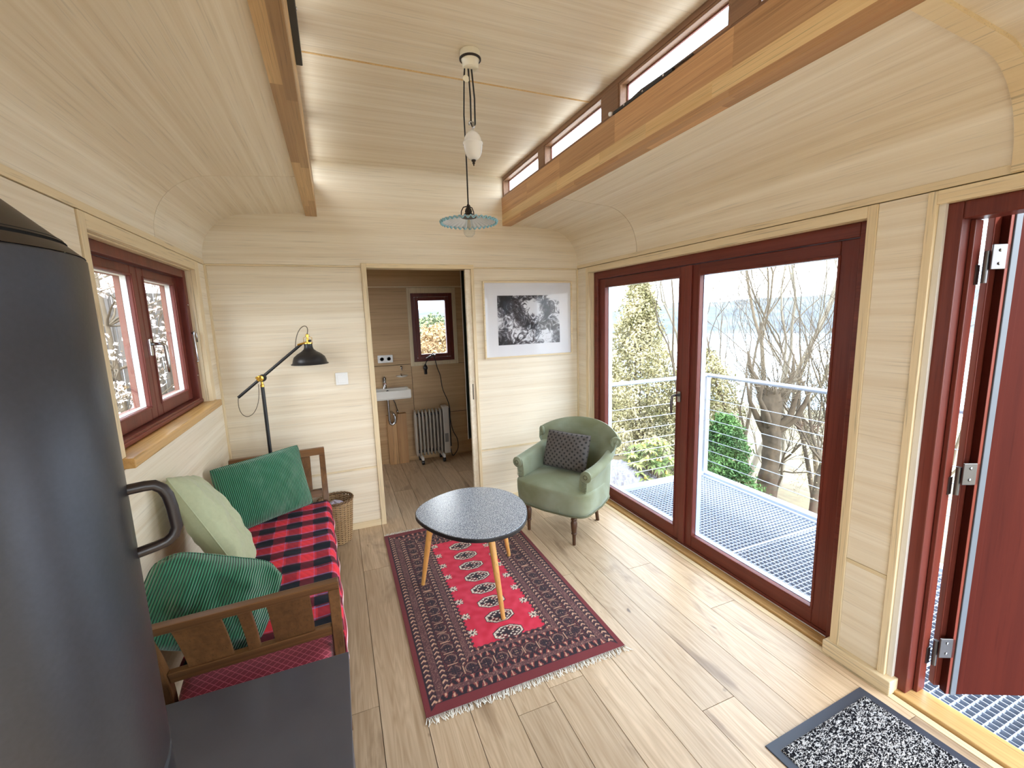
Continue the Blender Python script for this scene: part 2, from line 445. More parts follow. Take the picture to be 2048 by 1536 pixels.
ceil = struct(MB().box(BL - 0.10, BR + 0.10, YF - 0.25, 5.2, ZCEIL + 0.02, ZCEIL + 0.10).build('ceiling', M['roof']), 'raised central ceiling with coved side ceilings in pale veneer', 'ceiling')
shell_in = offs(PROF, 0.018); shell_out = offs(PROF, 0.09)
shell = [(XL - 0.12, ZC - 0.02)] + shell_out[1:-1] + [(BL - 0.07, 2.435)] + shell_in[::-1] + [(XL - 0.018, ZC - 0.02)]
for sgn in (0, 1):
    MB().prism(mirror(shell) if sgn else shell, 'y', YF - 0.1, 5.1).build('roof_shell', M['core'], ceil)
    skin = shell_out[3:-1] + [(BL - 0.074, 2.4365)]
    skin = skin + [(x, z + 0.012) for x, z in skin[::-1]]
    MB().prism(mirror(skin) if sgn else skin, 'y', YF - 0.1, 5.1).build('roof_skin', M['roof_skin'], ceil)
ysplit = [(YF, 0.70), (0.75, 2.603), (2.607, YB)]
for sgn in (0, 1):
    for a, b in ysplit:
        p = PROF + offs(PROF, 0.012)[::-1]
        o = MB().prism(mirror(p) if sgn else p, 'y', a, b - (0.0 if b == YB else 0.0)).build('cove_panel', M['ply_y'], ceil, smooth=True, auto=35)
    q = offs(PROF, -0.013) + offs(PROF, 0.014)[::-1]
    MB().prism(mirror(q) if sgn else q, 'y', 0.70, 0.75).build('rib', M['trim_y'], ceil, smooth=True, auto=35)
for a, b in ((YF, 0.10), (0.104, 2.128), (2.132, YB)):
    MB().box(BL - 0.012, BR + 0.012, a, b, ZCEIL, ZCEIL + 0.012).build('ceiling_panel', M['ply_x'], ceil)
for y in (2.13, 0.102):
    MB().tube([(BL - 0.01, y, ZCEIL + 0.001), (BR + 0.01, y, ZCEIL + 0.001)], 0.0055, 6).build('seam_bead', M['lam_light'], ceil)

# ---- glued timber beams
def beam(n, x0, x1, sgn, label):
    b = struct(thing('trim_%d' % n, label, 'beam', (0, 0, 0)), label, 'beam')
    R = random.Random(40 + n)
    inner = x0 if sgn > 0 else x1
    rows = ((2.328, 2.352, 0.0), (2.352, 2.412, 0.0005), (2.412, 2.540, 0.0))
    for z0, z1, pr in rows:
        cols = ((x0, (x0 + x1) / 2), ((x0 + x1) / 2, x1)) if z0 < 2.33 else ((x0, x1),)
        for ca, cb in cols:
            y = YB; first = R.uniform(0.15, 0.5)
            while y > YF:
                ln = first if y == YB else R.uniform(0.32, 0.75); y2 = max(YF, y - ln)
                xa, xb = ca, cb
                if pr and sgn > 0: xa -= pr
                elif pr: xb += pr
                MB().box(xa, xb, y2 + 0.0002, y - 0.0002, z0, z1).build('lamella', M['lam'] if sgn < 0 else (M['lam_light'] if pr else M['lam_brown']), b)
                y = y2
    return b
beam(1, BL - 0.072, BL, -1, 'laminated timber beam at the top left, edge of the raised ceiling')
beam(2, BR, BR + 0.072, 1, 'laminated timber beam under the strip of high windows')

# ---- clerestory strips
panes = [(2.76, 3.41), (2.02, 2.67), (1.24, 1.877), (0.50, 1.13), (-0.28, 0.36), (-1.05, -0.42), (-1.75, -1.17)]
def clerestory(n, x0, x1, sgn, label):
    w = struct(thing('window_%d' % n, label, 'window', (0, 0, 0)), label, 'window')
    MB().box(x0, x1, YF, YB, 2.5405, 2.556).build('frame_rail', M['brown_y'], w, bevel=0.002)
    MB().box(x0, x1, YF, YB, 2.674, 2.6995).build('frame_rail', M['brown_y'], w, bevel=0.002)
    ys = [YB] + [q for p in panes for q in (p[1], p[0])] + [YF]
    for k in range(0, len(ys), 2):
        a, b = ys[k + 1], ys[k]
        if b - a > 0.004: MB().box(x0, x1, a, b, 2.556, 2.674).build('mullion', M['brown_y'], w, bevel=0.002)
    xg = (x0 + x1) / 2 + 0.012 * sgn
    for k, (a, b) in enumerate(panes):
        MB().box(xg - 0.003, xg + 0.003, a, b, 2.556, 2.674).build('pane', M['pane'], w)
        # slim glazing bead around each light, sashes of the opening lights a little deeper
        d = 0.012 if k in (2,) else 0.006
        xb = x0 + 0.004 if sgn > 0 else x1 - 0.016
        MB().ring(a, b, 2.556, 2.674, d, 'x', xb, xb + 0.012).build('glazing_bead', M['brown_y'], w)
        xo = xg + 0.012 * sgn
        MB().ring(a, b, 2.556, 2.674, 0.007, 'x', xo - 0.004, xo + 0.004).build('outer_bead', M['red_y'], w)
    # opener
    xi = x0 - 0.006 if sgn > 0 else x1 + 0.024
    ym = 1.70 if sgn > 0 else 1.50
    hl_ = 0.20 if sgn > 0 else 0.42
    MB().box(xi - (0.008 if sgn > 0 else 0.020), xi + 0.008, ym - hl_, ym + hl_, 2.5405, 2.556 if sgn > 0 else 2.580).build('opener', M['black'], w, bevel=0.003)
    MB().tube([(xi, ym - 0.30, 2.552), (xi + 0.004, ym, 2.566), (xi, ym + 0.10, 2.553)], 0.004, 6).build('opener_chain', M['steel'], w)
    for dy in (-0.15, -0.02, 0.11):
        MB().lathe([(0.0, -0.003), (0.005, -0.002), (0.005, 0.002), (0.0, 0.003)], 10, (xi - 0.009 * sgn, ym + dy, 2.5485), Matrix.Rotation(PI / 2, 3, 'Y')).build('opener_rivet', M['chrome'], w, smooth=True)
    if sgn > 0:
        MB().lathe([(0, -0.010), (0.010, -0.007), (0.012, 0), (0.010, 0.007), (0, 0.010)], 12, (xi - 0.002, 1.925, 2.5565)).build('opener_knob', M['white'], w, smooth=True)
    return w
clerestory(2, BR + 0.010, BR + 0.070, 1, 'strip of four narrow high windows above the right-hand beam')
clerestory(3, BL - 0.070, BL - 0.010, -1, 'strip of narrow high windows above the left-hand beam, seen edge-on')

# ---- back wall with the doorway to the washroom
wb = thing('wall_back', None, None); struct(wb, 'veneered end wall with the washroom doorway', 'wall')
DX0, DX1, DZ = 0.249, 0.995, 1.985
def top_poly(zlow):
    p = [(XL, zlow)] + [(x, z) for x, z in PROF] + [(BL - 0.06, 2.347), (BL - 0.06, ZCEIL)]
    return p + [(x, z) for x, z in mirror(p)[::-1]]
MB().prism(top_poly(2.003), 'y', YB, YB + 0.018).build('panel', M['ply_x'], wb)
MB().box(XL, DX0 - 0.038, YB, YB + 0.018, 0.488, 1.988).build('panel', M['ply_x'], wb)
MB().box(XL, DX0 - 0.038, YB, YB + 0.018, 0.05, 0.470).build('panel', M['ply_x'], wb)
MB().box(DX1 + 0.072, XR, YB, YB + 0.018, 0.488, 1.988).build('panel', M['ply_x'], wb)
MB().box(DX1 + 0.072, XR, YB, YB + 0.018, 0.05, 0.470).build('panel', M['ply_x'], wb)
for xa, xb in ((XL, DX0 - 0.038), (DX1 + 0.072, XR)):
    MB().box(xa, xb, YB - 0.004, YB + 0.018, 0.471, 0.487).build('seam_strip', M['trim_x'], wb, bevel=0.0015)
    MB().box(xa, xb, YB - 0.004, YB + 0.018, 1.989, 2.002).build('seam_strip', M['trim_x'], wb, bevel=0.0015)
    MB().box(xa, xb, YB - 0.010, YB + 0.018, 0.0, 0.05).build('skirting', M['trim_x'], wb, bevel=0.002)
# backing
MB().prism([(XL - 0.12, -0.1), (DX0, -0.1), (DX0, 2.05), (XL - 0.12, 2.05)], 'y', YB + 0.018, YB + 0.09).build('wall_core', M['core'], wb)
MB().prism([(DX1 + 0.03, -0.1), (XR + 0.12, -0.1), (XR + 0.12, 2.05), (DX1 + 0.03, 2.05)], 'y', YB + 0.018, YB + 0.09).build('wall_core', M['core'], wb)
MB().prism(top_poly(1.995), 'y', YB + 0.018, YB + 0.09).build('wall_core', M['core'], wb)
# door casing
MB().box(DX0 - 0.037, DX0, YB - 0.012, YB + 0.10, 0.0, DZ + 0.032).build('door_casing', M['trim_z'], wb, bevel=0.002)
MB().box(DX0, DX1 + 0.071, YB - 0.012, YB + 0.10, DZ, DZ + 0.032).build('door_casing', M['trim_x'], wb, bevel=0.002)
MB().box(DX1 + 0.046, DX1 + 0.071, YB - 0.012, YB + 0.10, 0.0, DZ).build('door_casing', M['trim_z'], wb, bevel=0.002)
MB().box(DX1, DX1 + 0.045, YB + 0.004, YB + 0.035, 0.0, DZ - 0.002).build('door_casing', M['ply_y'], wb, bevel=0.002)
MB().box(DX1 + 0.036, DX1 + 0.045, YB + 0.060, YB + 0.09, 0.0, DZ - 0.002).build('door_casing', M['ply_y'], wb, bevel=0.002)
MB().box(DX1 + 0.010, DX1 + 0.043, YB + 0.037, YB + 0.058, 0.0, DZ - 0.01).build('pocket_slot', M['seam'], wb)
MB().box(DX1 + 0.022, DX1 + 0.027, YB - 0.0005, YB + 0.0045, 0.93, 1.06).build('pull_slot', M['seam'], wb)

# ---- left wall with casement window
WY0, WY1, WZ0, WZ1 = 1.945, 3.183, 1.140, 1.937
wl = thing('wall_left', None, None); struct(wl, 'veneered side wall with the casement window', 'wall')
for y0, y1, z0, z1 in ((YF, 0.62, 0.05, ZC - 0.003), (0.624, 1.898, 0.05, ZC - 0.003), (1.902, YB, 0.05, 1.095), (3.262, YB, 1.099, ZC - 0.003)):
    MB().box(XL - 0.018, XL, y0, y1, z0, z1).build('panel', M['ply_y'], wl)
MB().box(XL - 0.018, XL + 0.010, YF, YB, 0.0, 0.05).build('skirting', M['trim_y'], wl, bevel=0.002)
MB().box(XL - 0.018, XL + 0.006, WY0 - 0.043, WY0, WZ0, WZ1 + 0.055).build('window_casing', M['trim_z'], wl, bevel=0.002)
MB().box(XL - 0.018, XL + 0.006, WY1, WY1 + 0.075, WZ0 - 0.04, WZ1 + 0.055).build('window_casing', M['trim_z'], wl, bevel=0.002)
MB().box(XL - 0.018, XL + 0.006, WY0, WY1, WZ1, WZ1 + 0.055).build('window_casing', M['trim_y'], wl, bevel=0.002)
MB().box(XL - 0.006, XL + 0.014, YB - 0.016, YB, 0.05, ZC).build('corner_bead', M['trim_z'], wl, bevel=0.003)
for y0, y1, z0, z1 in ((YF - 0.1, WY0, -0.1, ZC), (WY1, YB + 0.09, -0.1, ZC), (WY0, WY1, -0.1, WZ0 - 0.04), (WY0, WY1, WZ1, ZC)):
    MB().box(XL - 0.12, XL - 0.018, y0, y1, z0, z1).build('wall_core', M['core'], wl)
for nm, q in (('reveal', (XL - 0.10, XL - 0.018, WY1 - 0.006, WY1, WZ0, WZ1)), ('reveal', (XL - 0.10, XL - 0.018, WY0, WY0 + 0.006, WZ0, WZ1)), ('reveal', (XL - 0.10, XL - 0.018, WY0, WY1, WZ1 - 0.006, WZ1))):
    MB().box(*q).build(nm, M['trim_z'], wl)

w1 = thing('window_1', None, None); struct(w1, 'reddish-brown two-leaf casement window above the daybed', 'window')
MB().box(XL - 0.10, XL + 0.040, WY0 - 0.03, WY1 + 0.05, WZ0 - 0.040, WZ0).build('window_sill', wood('oiled sill', lin(222, 178, 112), lin(186, 138, 78), 'y', across=60, rough=0.25), w1, bevel=0.006, seg=3)
FX = -0.796
MB().ring(WY0 + 0.004, WY1 - 0.006, WZ0, WZ1 - 0.006, 0.050, 'x', FX - 0.055, FX, wb=0.032, wt=0.045).build('window_frame', M['red_z'], w1, bevel=0.003)
MB().box(FX - 0.035, FX + 0.006, WY0 + 0.006, WY1 - 0.008, WZ0 + 0.001, WZ0 + 0.022).build('drip_rail', M['red_y'], w1, bevel=0.005)
def casement(y0, y1, handle, stay, FX=FX):
    s = MB().ring(y0, y1, WZ0 + 0.034, WZ1 - 0.053, 0.070, 'x', FX - 0.078, FX - 0.034, wb=0.065, wt=0.048).build('sash', M['red_z'], w1, bevel=0.004)
    xg = FX - 0.047
    MB().box(xg - 0.004, xg + 0.004, y0 + 0.068, y1 - 0.068, WZ0 + 0.098, WZ1 - 0.100).build('pane', M['pane'], s)
    MB().ring(y0 + 0.066, y1 - 0.066, WZ0 + 0.095, WZ1 - 0.097, 0.006, 'x', xg - 0.026, xg - 0.004).build('spacer', M['white'], s)
    MB().ring(y0 + 0.060, y1 - 0.060, WZ0 + 0.088, WZ1 - 0.092, 0.012, 'x', xg - 0.050, xg - 0.028).build('outer_bead', plain('outer red bead', lin(128, 72, 60), 0.6), s)
    MB().ring(y0 + 0.058, y1 - 0.058, WZ0 + 0.088, WZ1 - 0.090, 0.010, 'x', FX - 0.036, FX - 0.029).build('inner_bead', M['red_z'], s, bevel=0.003)
    if handle:
        yh, zh = y0 + 0.033, 1.51; FX = -0.822
        h = MB().box(FX - 0.012, FX - 0.002, yh - 0.014, yh + 0.014, zh - 0.042, zh + 0.042).build('handle_plate', M['chrome'], s, bevel=0.004)
        MB().tube([(FX - 0.005, yh, zh + 0.015), (FX + 0.040, yh, zh + 0.015), (FX + 0.050, yh + 0.004, zh + 0.005), (FX + 0.050, yh + 0.010, zh - 0.09), (FX + 0.047, yh + 0.012, zh - 0.125)], [0.008, 0.008, 0.009, 0.008, 0.006], 10).build('handle', M['chrome'], s, smooth=True)
    return s
casement(WY0 + 0.056, 2.560, False, False)
s2 = casement(2.563, WY1 - 0.062, True, True)
for zz in (1.31, 1.73):
    MB().lathe([(0.006, 0), (0.004, 0.004), (0, 0.005)], 8, (FX - 0.001, WY1 - 0.040, zz), Matrix.Rotation(PI / 2, 3, 'Y')).build('frame_screw', M['chrome'], w1, smooth=True)
ys_, xs_ = WY1 - 0.045, FX + 0.004
st = MB().tube([(xs_, ys_, 1.56), (xs_ + 0.016, ys_ - 0.006, 1.575), (xs_ + 0.016, ys_ - 0.022, 1.575), (xs_ + 0.010, ys_ - 0.016, 1.55), (xs_ + 0.012, ys_ - 0.012, 1.44), (xs_ + 0.018, ys_ - 0.016, 1.40), (xs_ + 0.014, ys_ - 0.030, 1.395)], 0.0042, 8).build('stay_hook', M['chrome'], w1, smooth=True)
MB().tube([(xs_ - 0.006, ys_, 1.565), (xs_ + 0.018, ys_ + 0.004, 1.565), (xs_ + 0.018, ys_ + 0.008, 1.51)], 0.0045, 8).build('stay_pin', M['chrome'], w1, smooth=True)

# ---- right wall
GY0, GY1, GZ = 3.234, 1.149, 1.946       # glass door opening
EY0, EY1 = 0.930, 0.000                  # entry opening
wr = thing('wall_right', None, None); struct(wr, 'veneered side wall with glass doors and entry', 'wall')
for y0, y1, z0, z1 in ((3.275, YB, 0.05, ZC - 0.003), (0.958, 1.112, 0.497, ZC - 0.003), (0.958, 1.112, 0.05, 0.478), (YF, EY1 - 0.03, 0.05, ZC - 0.003)):
    MB().box(XR, XR + 0.018, y0, y1, z0, z1).build('panel', M['ply_y'], wr)
MB().box(XR - 0.004, XR + 0.018, 0.958, 1.112, 0.479, 0.496).build('seam_strip', M['trim_y'], wr, bevel=0.0015)
for y0, y1 in ((GY0, GY0 + 0.040), (GY1 - 0.036, GY1), (EY0, EY0 + 0.027), (EY1 - 0.03, EY1)):
    MB().box(XR - 0.006, XR + 0.018, y0, y1, 0.0, GZ + 0.046).build('door_casing', M['trim_z'], wr, bevel=0.002)
for y0, y1 in ((GY1, GY0), (EY1, EY0)):
    MB().box(XR - 0.006, XR + 0.018, y0, y1, GZ, GZ + 0.046).build('door_casing', M['trim_y'], wr, bevel=0.002)
MB().box(XR - 0.030, XR + 0.03, 0.895, 1.165, 0.0, 0.062).build('skirting', M['trim_y'], wr, bevel=0.004)
MB().box(XR - 0.010, XR + 0.018, 3.236, YB, 0.0, 0.05).build('skirting', M['trim_y'], wr, bevel=0.002)
MB().box(XR - 0.010, XR + 0.018, YF, EY1 - 0.03, 0.0, 0.05).build('skirting', M['trim_y'], wr, bevel=0.002)
MB().box(XR - 0.012, XR + 0.006, YB - 0.012, YB, 0.05, ZC).build('corner_bead', M['trim_z'], wr, bevel=0.003)
for y0, y1, z0, z1 in ((GY0, YB + 0.09, -0.1, ZC), (EY0, GY1, -0.1, ZC), (YF - 0.1, EY1, -0.1, ZC), (GY1, GY0, GZ, ZC), (EY1, EY0, GZ, ZC)):
    MB().box(XR + 0.018, XR + 0.15, y0, y1, z0, z1).build('wall_core', M['trim_z'], wr)

# cornice strips (dark shadow line sits between them and the wall panels)
for n, x0, x1 in ((4, XL - 0.018, XL + 0.003), (5, XR - 0.003, XR + 0.018)):
    struct(MB().box(x0, x1, YF, YB, ZC + 0.001, ZC + 0.030).build('trim_%d' % n, M['trim_y'], bevel=0.002), 'thin pale moulding along the top of the %s wall' % ('left' if n == 4 else 'right'), 'moulding')

# ---- threshold strip along the right wall
th = struct(thing('trim_6', None, None), 'oak threshold strip with a groove along the right wall', 'threshold')
MB().box(1.988, 2.020, GY1 - 0.02, YB, -0.02, 0.000).build('strip', M['trim_y'], th, bevel=0.002)
MB().box(1.988, 2.020, YF, EY0 + 0.03, -0.02, 0.000).build('strip', M['trim_y'], th, bevel=0.002)
MB().box(1.988, 2.020, EY0 + 0.03, GY1 - 0.02, -0.02, 0.000).build('strip', M['trim_y'], th, bevel=0.002)
oakdark = wood('threshold oak', lin(206, 168, 112), lin(176, 136, 84), 'y', across=60, rough=0.3)
MB().box(2.026, 2.085, GY1, GY0, -0.02, 0.012).build('strip', oakdark, th, bevel=0.004)
MB().box(2.026, 2.145, EY1, EY0, -0.02, 0.012).build('strip', oakdark, th, bevel=0.004)

# ---- double glass door
d1 = thing('door_1', None, None); struct(d1, 'tall reddish-brown double glass door to the balcony', 'door')
DXF = 2.070
fr = MB(); fr.box(DXF, DXF + 0.085, GY1 + 0.002, GY1 + 0.052, 0.012, GZ); fr.box(DXF, DXF + 0.085, GY0 - 0.056, GY0 - 0.002, 0.012, GZ)
fr.box(DXF, DXF + 0.085, GY1 + 0.052, GY0 - 0.056, GZ - 0.060, GZ); fr.box(DXF + 0.016, DXF + 0.085, GY1 + 0.052, GY0 - 0.056, 0.012, 0.030)
fr.build('door_frame', M['red_y'], d1, bevel=0.004)
def leaf(y0, y1, nm):
    z0, z1 = 0.032, GZ - 0.063
    s = MB(); xa, xb = DXF + 0.018, DXF + 0.076
    s.box(xa, xb, y0, y0 + 0.078, z0, z1); s.box(xa, xb, y1 - 0.078, y1, z0, z1)
    l = s.build('leaf', M['red_z'], d1, bevel=0.004)
    MB().box(xa, xb, y0 + 0.0785, y1 - 0.0785, z0, z0 + 0.080).build('rail', M['red_y'], l, bevel=0.004)
    MB().box(xa, xb, y0 + 0.0785, y1 - 0.0785, z1 - 0.062, z1).build('rail', M['red_y'], l, bevel=0.004)
    xg = xa + 0.030
    MB().box(xg - 0.004, xg + 0.004, y0 + 0.076, y1 - 0.076, z0 + 0.078, z1 - 0.060).build('pane', M['pane'], l)
    MB().ring(y0 + 0.078, y1 - 0.078, z0 + 0.080, z1 - 0.062, 0.006, 'x', xg + 0.004, xb + 0.01).build('spacer', plain('pale spacer', lin(200, 214, 238), 0.3, metal=0.3), l)
    MB().ring(y0 + 0.074, y1 - 0.074, z0 + 0.076, z1 - 0.058, 0.012, 'x', xa - 0.006, xg - 0.005).build('glazing_bead', M['red_z'], l, bevel=0.004)
    return l
l1 = leaf(2.168, GY0 - 0.060, 'a'); l2 = leaf(GY1 + 0.056, 2.164, 'b')
MB().box(DXF + 0.004, DXF + 0.0175, 2.140, 2.192, 0.034, GZ - 0.064).build('cover_strip', M['red_z'], d1, bevel=0.003)
hx = DXF + 0.016; hy, hz = 2.222, 1.04
MB().box(hx - 0.008, hx + 0.002, hy - 0.014, hy + 0.014, hz - 0.036, hz + 0.036).build('handle_plate', M['chrome'], l1, bevel=0.003)
MB().tube([(hx - 0.004, hy, hz + 0.012), (hx - 0.048, hy, hz + 0.012), (hx - 0.058, hy + 0.006, hz + 0.004), (hx - 0.058, hy + 0.012, hz - 0.060), (hx - 0.055, hy + 0.014, hz - 0.110)], [0.009, 0.009, 0.010, 0.009, 0.007], 10).build('handle', M['steel'], l1, smooth=True)

# ---- entry door, standing open outwards
d2 = thing('door_2', None, None); struct(d2, 'reddish-brown entry door standing open outwards at the right edge', 'door')
e = MB(); e.box(2.048, 2.150, EY0 - 0.062, EY0 - 0.002, 0.012, GZ); e.box(2.048, 2.150, EY1 + 0.002, EY1 + 0.062, 0.012, GZ); e.box(2.048, 2.150, EY1 + 0.062, EY0 - 0.062, GZ - 0.060, GZ)
e.build('door_frame', M['red_z'], d2, bevel=0.004)
MB().box(2.098, 2.150, EY0 - 0.078, EY0 - 0.063, 0.012, GZ - 0.061).build('door_stop', M['red_z'], d2, bevel=0.003)
MB().box(2.030, 2.047, EY0 - 0.020, EY0 - 0.001, 0.062, GZ).build('white_seal', plain('white filler strip', lin(228, 222, 210), 0.6), d2)
ld = Vector((0.902, -0.431, 0)); ln = Vector((0.431, 0.902, 0)); o0 = Vector((2.178, 0.797, 0))
lm = Matrix(((ld.x, ln.x, 0), (ld.y, ln.y, 0), (0, 0, 1)))
LZ0, LZ1 = 0.022, 1.900
def lb(u0, u1, n0, n1, z0, z1, nm, mat, par, bev=0.003):
    c = o0 + ld * ((u0 + u1) / 2) + ln * ((n0 + n1) / 2) + Vector((0, 0, (z0 + z1) / 2))
    return MB().obox(c, (u1 - u0, n1 - n0, z1 - z0), lm).build(nm, mat, par, bevel=bev)
lf = lb(0.0, 0.84, 0.0, 0.030, LZ0, LZ1, 'leaf', M['door_red'], d2, 0.004)
lb(-0.020, 0.86, 0.0305, 0.058, LZ0 + 0.012, LZ1 + 0.010, 'leaf_rebate', M['red_z'], lf, 0.003)
lb(0.034, 0.060, -0.003, -0.0005, LZ0 + 0.004, LZ1 - 0.004, 'edge_strip', M['door_red'], lf, 0.001)
lb(0.011, 0.033, -0.008, -0.0005, LZ0 + 0.004, LZ1 - 0.004, 'gasket', M['gasket'], lf, 0.002)
lb(-0.0008, 0.010, -0.003, -0.0005, LZ0 + 0.004, LZ1 - 0.004, 'edge_strip', M['red_z'], lf, 0.001)
for hz in (0.20, 0.93, 1.72):
    h = MB(); p = o0 + ld * (-0.014) + ln * 0.018
    h.tube([(p.x - 0.030, p.y + 0.012, hz - 0.055), (p.x - 0.030, p.y + 0.012, hz + 0.055)], 0.0085, 10)
    hg = h.build('hinge', M['steel'], d2, smooth=True, auto=40)
    lb(-0.046, 0.010, -0.003, 0.003, hz - 0.01, hz + 0.075, 'hinge_plate', M['steel'], hg, 0.002)
    MB().box(2.128, 2.1515, EY0 - 0.0815, EY0 - 0.0785, hz - 0.06, hz + 0.01).build('hinge_plate', M['steel'], hg)
    for q in (0.01, 0.055):
        c = o0 + ld * (-0.020) + ln * (-0.0035) + Vector((0, 0, hz + q))
        MB().lathe([(0.006, 0), (0.004, 0.002), (0, 0.0025)], 8, c, Matrix.Rotation(PI / 2, 3, 'X')).build('screw', M['chrome'], hg)
lb(0.40, 0.425, -0.008, -0.0005, 1.09, 1.16, 'lock_plate', M['black'], lf, 0.002)

# ---- wall behind the camera; its wide window is added for more daylight
wf = thing('wall_front', None, None); struct(wf, 'veneered end wall behind the viewer with an added daylight window', 'wall')
for x0, x1, z0, z1 in ((XL, XR, 0, 0.30), (XL, -0.62, 0.30, 2.0), (1.89, XR, 0.30, 2.0)):
    MB().box(x0, x1, YF - 0.10, YF, z0, z1).build('panel', M['ply_x'], wf)
MB().prism(top_poly(2.0), 'y', YF - 0.10, YF).build('panel', M['ply_x'], wf)
w6 = thing('window_5', None, None); struct(w6, 'unseen wide window added behind the viewer for daylight', 'window')
MB().ring(-0.62, 1.89, 0.30, 2.0, 0.06, 'y', YF - 0.09, YF - 0.02).build('window_frame', M['red_x'], w6, bevel=0.004)
MB().box(0.61, 0.67, YF - 0.09, YF - 0.02, 0.36, 1.94).build('mullion', M['red_z'], w6)
for a, b in ((-0.56, 0.61), (0.67, 1.83)):
    MB().box(a, b, YF - 0.058, YF - 0.052, 0.36, 1.94).build('pane', M['pane'], w6)

# ================================================================== washroom behind the doorway
BY = 4.93
wx = thing('wall_washroom', None, None); struct(wx, 'dim veneered washroom walls behind the doorway', 'wall')
bx0, bx1, bz0, bz1 = 0.798, 1.262, 1.131, 1.890
for x0, x1, z0, z1 in ((XL, 0.757, 1.115, 1.952), (XL, XR, 1.966, 2.40), (XL, 0.757, 0.05, 1.108), (0.762, XR, 0.52, 1.085), (0.762, XR, 0.05, 0.513), (1.305, XR, 1.09, 1.952)):
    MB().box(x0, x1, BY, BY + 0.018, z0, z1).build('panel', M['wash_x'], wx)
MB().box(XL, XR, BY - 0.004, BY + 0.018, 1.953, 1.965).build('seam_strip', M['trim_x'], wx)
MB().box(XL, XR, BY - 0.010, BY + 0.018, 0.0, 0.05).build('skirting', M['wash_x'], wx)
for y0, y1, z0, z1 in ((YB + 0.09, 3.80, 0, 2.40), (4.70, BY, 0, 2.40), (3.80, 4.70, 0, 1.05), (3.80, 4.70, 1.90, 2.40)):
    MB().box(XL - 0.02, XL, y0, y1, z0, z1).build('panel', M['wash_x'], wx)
w7 = thing('window_6', None, None); struct(w7, 'unseen window added in the washroom side wall for daylight', 'window')  # extra window, added out of view to brighten the washroom
MB().ring(3.80, 4.70, 1.05, 1.90, 0.05, 'x', XL - 0.06, XL - 0.005).build('window_frame', M['red_z'], w7)
MB().box(XL - 0.036, XL - 0.030, 3.85, 4.65, 1.10, 1.85).build('pane', M['pane'], w7)
portal('portal_washroom', (XL - 0.14, 4.25, 1.475), (1, 0, 0), 0.90, 0.85)
MB().box(XR, XR + 0.02, YB + 0.09, BY, 0, 2.40).build('panel', M['wash_x'], wx)
MB().box(XL, XR, YB + 0.09, BY, 2.36, 2.40).build('panel', M['wash_x'], wx)
for x0, x1, z0, z1 in ((XL - 0.1, bx0, -0.1, 2.5), (bx1, XR + 0.1, -0.1, 2.5), (bx0, bx1, -0.1, bz0), (bx0, bx1, bz1, 2.5)):
    MB().box(x0, x1, BY + 0.018, BY + 0.10, z0, z1).build('wall_core', M['core'], wx)
cs = MB().ring(bx0 - 0.04, bx1 + 0.042, bz0 - 0.045, bz1 + 0.06, 0.04, 'y', BY - 0.006, BY + 0.018, wb=0.045, wt=0.06)
cs.build('window_casing', M['trim_z'], wx, bevel=0.002)
MB().box(bx0 - 0.01, bx1 + 0.012, BY - 0.020, BY + 0.018, bz0 - 0.012, bz0).build('window_ledge', M['trim_x'], wx, bevel=0.002)
w4 = thing('window_4', None, None); struct(w4, 'small reddish-brown washroom window', 'window')
MB().ring(bx0, bx1, bz0, bz1, 0.040, 'y', BY + 0.004, BY + 0.060).build('window_frame', M['red_z'], w4, bevel=0.003)
sw = MB().ring(bx0 + 0.042, bx1 - 0.042, bz0 + 0.042, bz1 - 0.042, 0.040, 'y', BY - 0.004, BY + 0.045).build('sash', M['red_z'], w4, bevel=0.004)
MB().box(bx0 + 0.08, bx1 - 0.08, BY + 0.022, BY + 0.028, bz0 + 0.08, bz1 - 0.08).build('pane', M['pane'], sw)
MB().tube([(1.03, BY - 0.004, bz0 + 0.062), (1.03, BY - 0.035, bz0 + 0.068), (1.00, BY - 0.040, bz0 + 0.070), (0.92, BY - 0.042, bz0 + 0.040)], [0.009, 0.009, 0.009, 0.006], 8).build('handle', M['chrome'], sw, smooth=True)
portal('portal_washroom', (1.03, BY + 0.12, 1.51), (0, -1, 0), 0.46, 0.76)
# ================================================================== furniture
def fabric(name, col, rough=0.9, sheen=0.3, scale=220, bump=0.25, noise_amt=0.10):
    return plain(name, col, rough, spec=0.15, noise_amt=noise_amt, scale=scale, bump=bump, sheen=sheen)

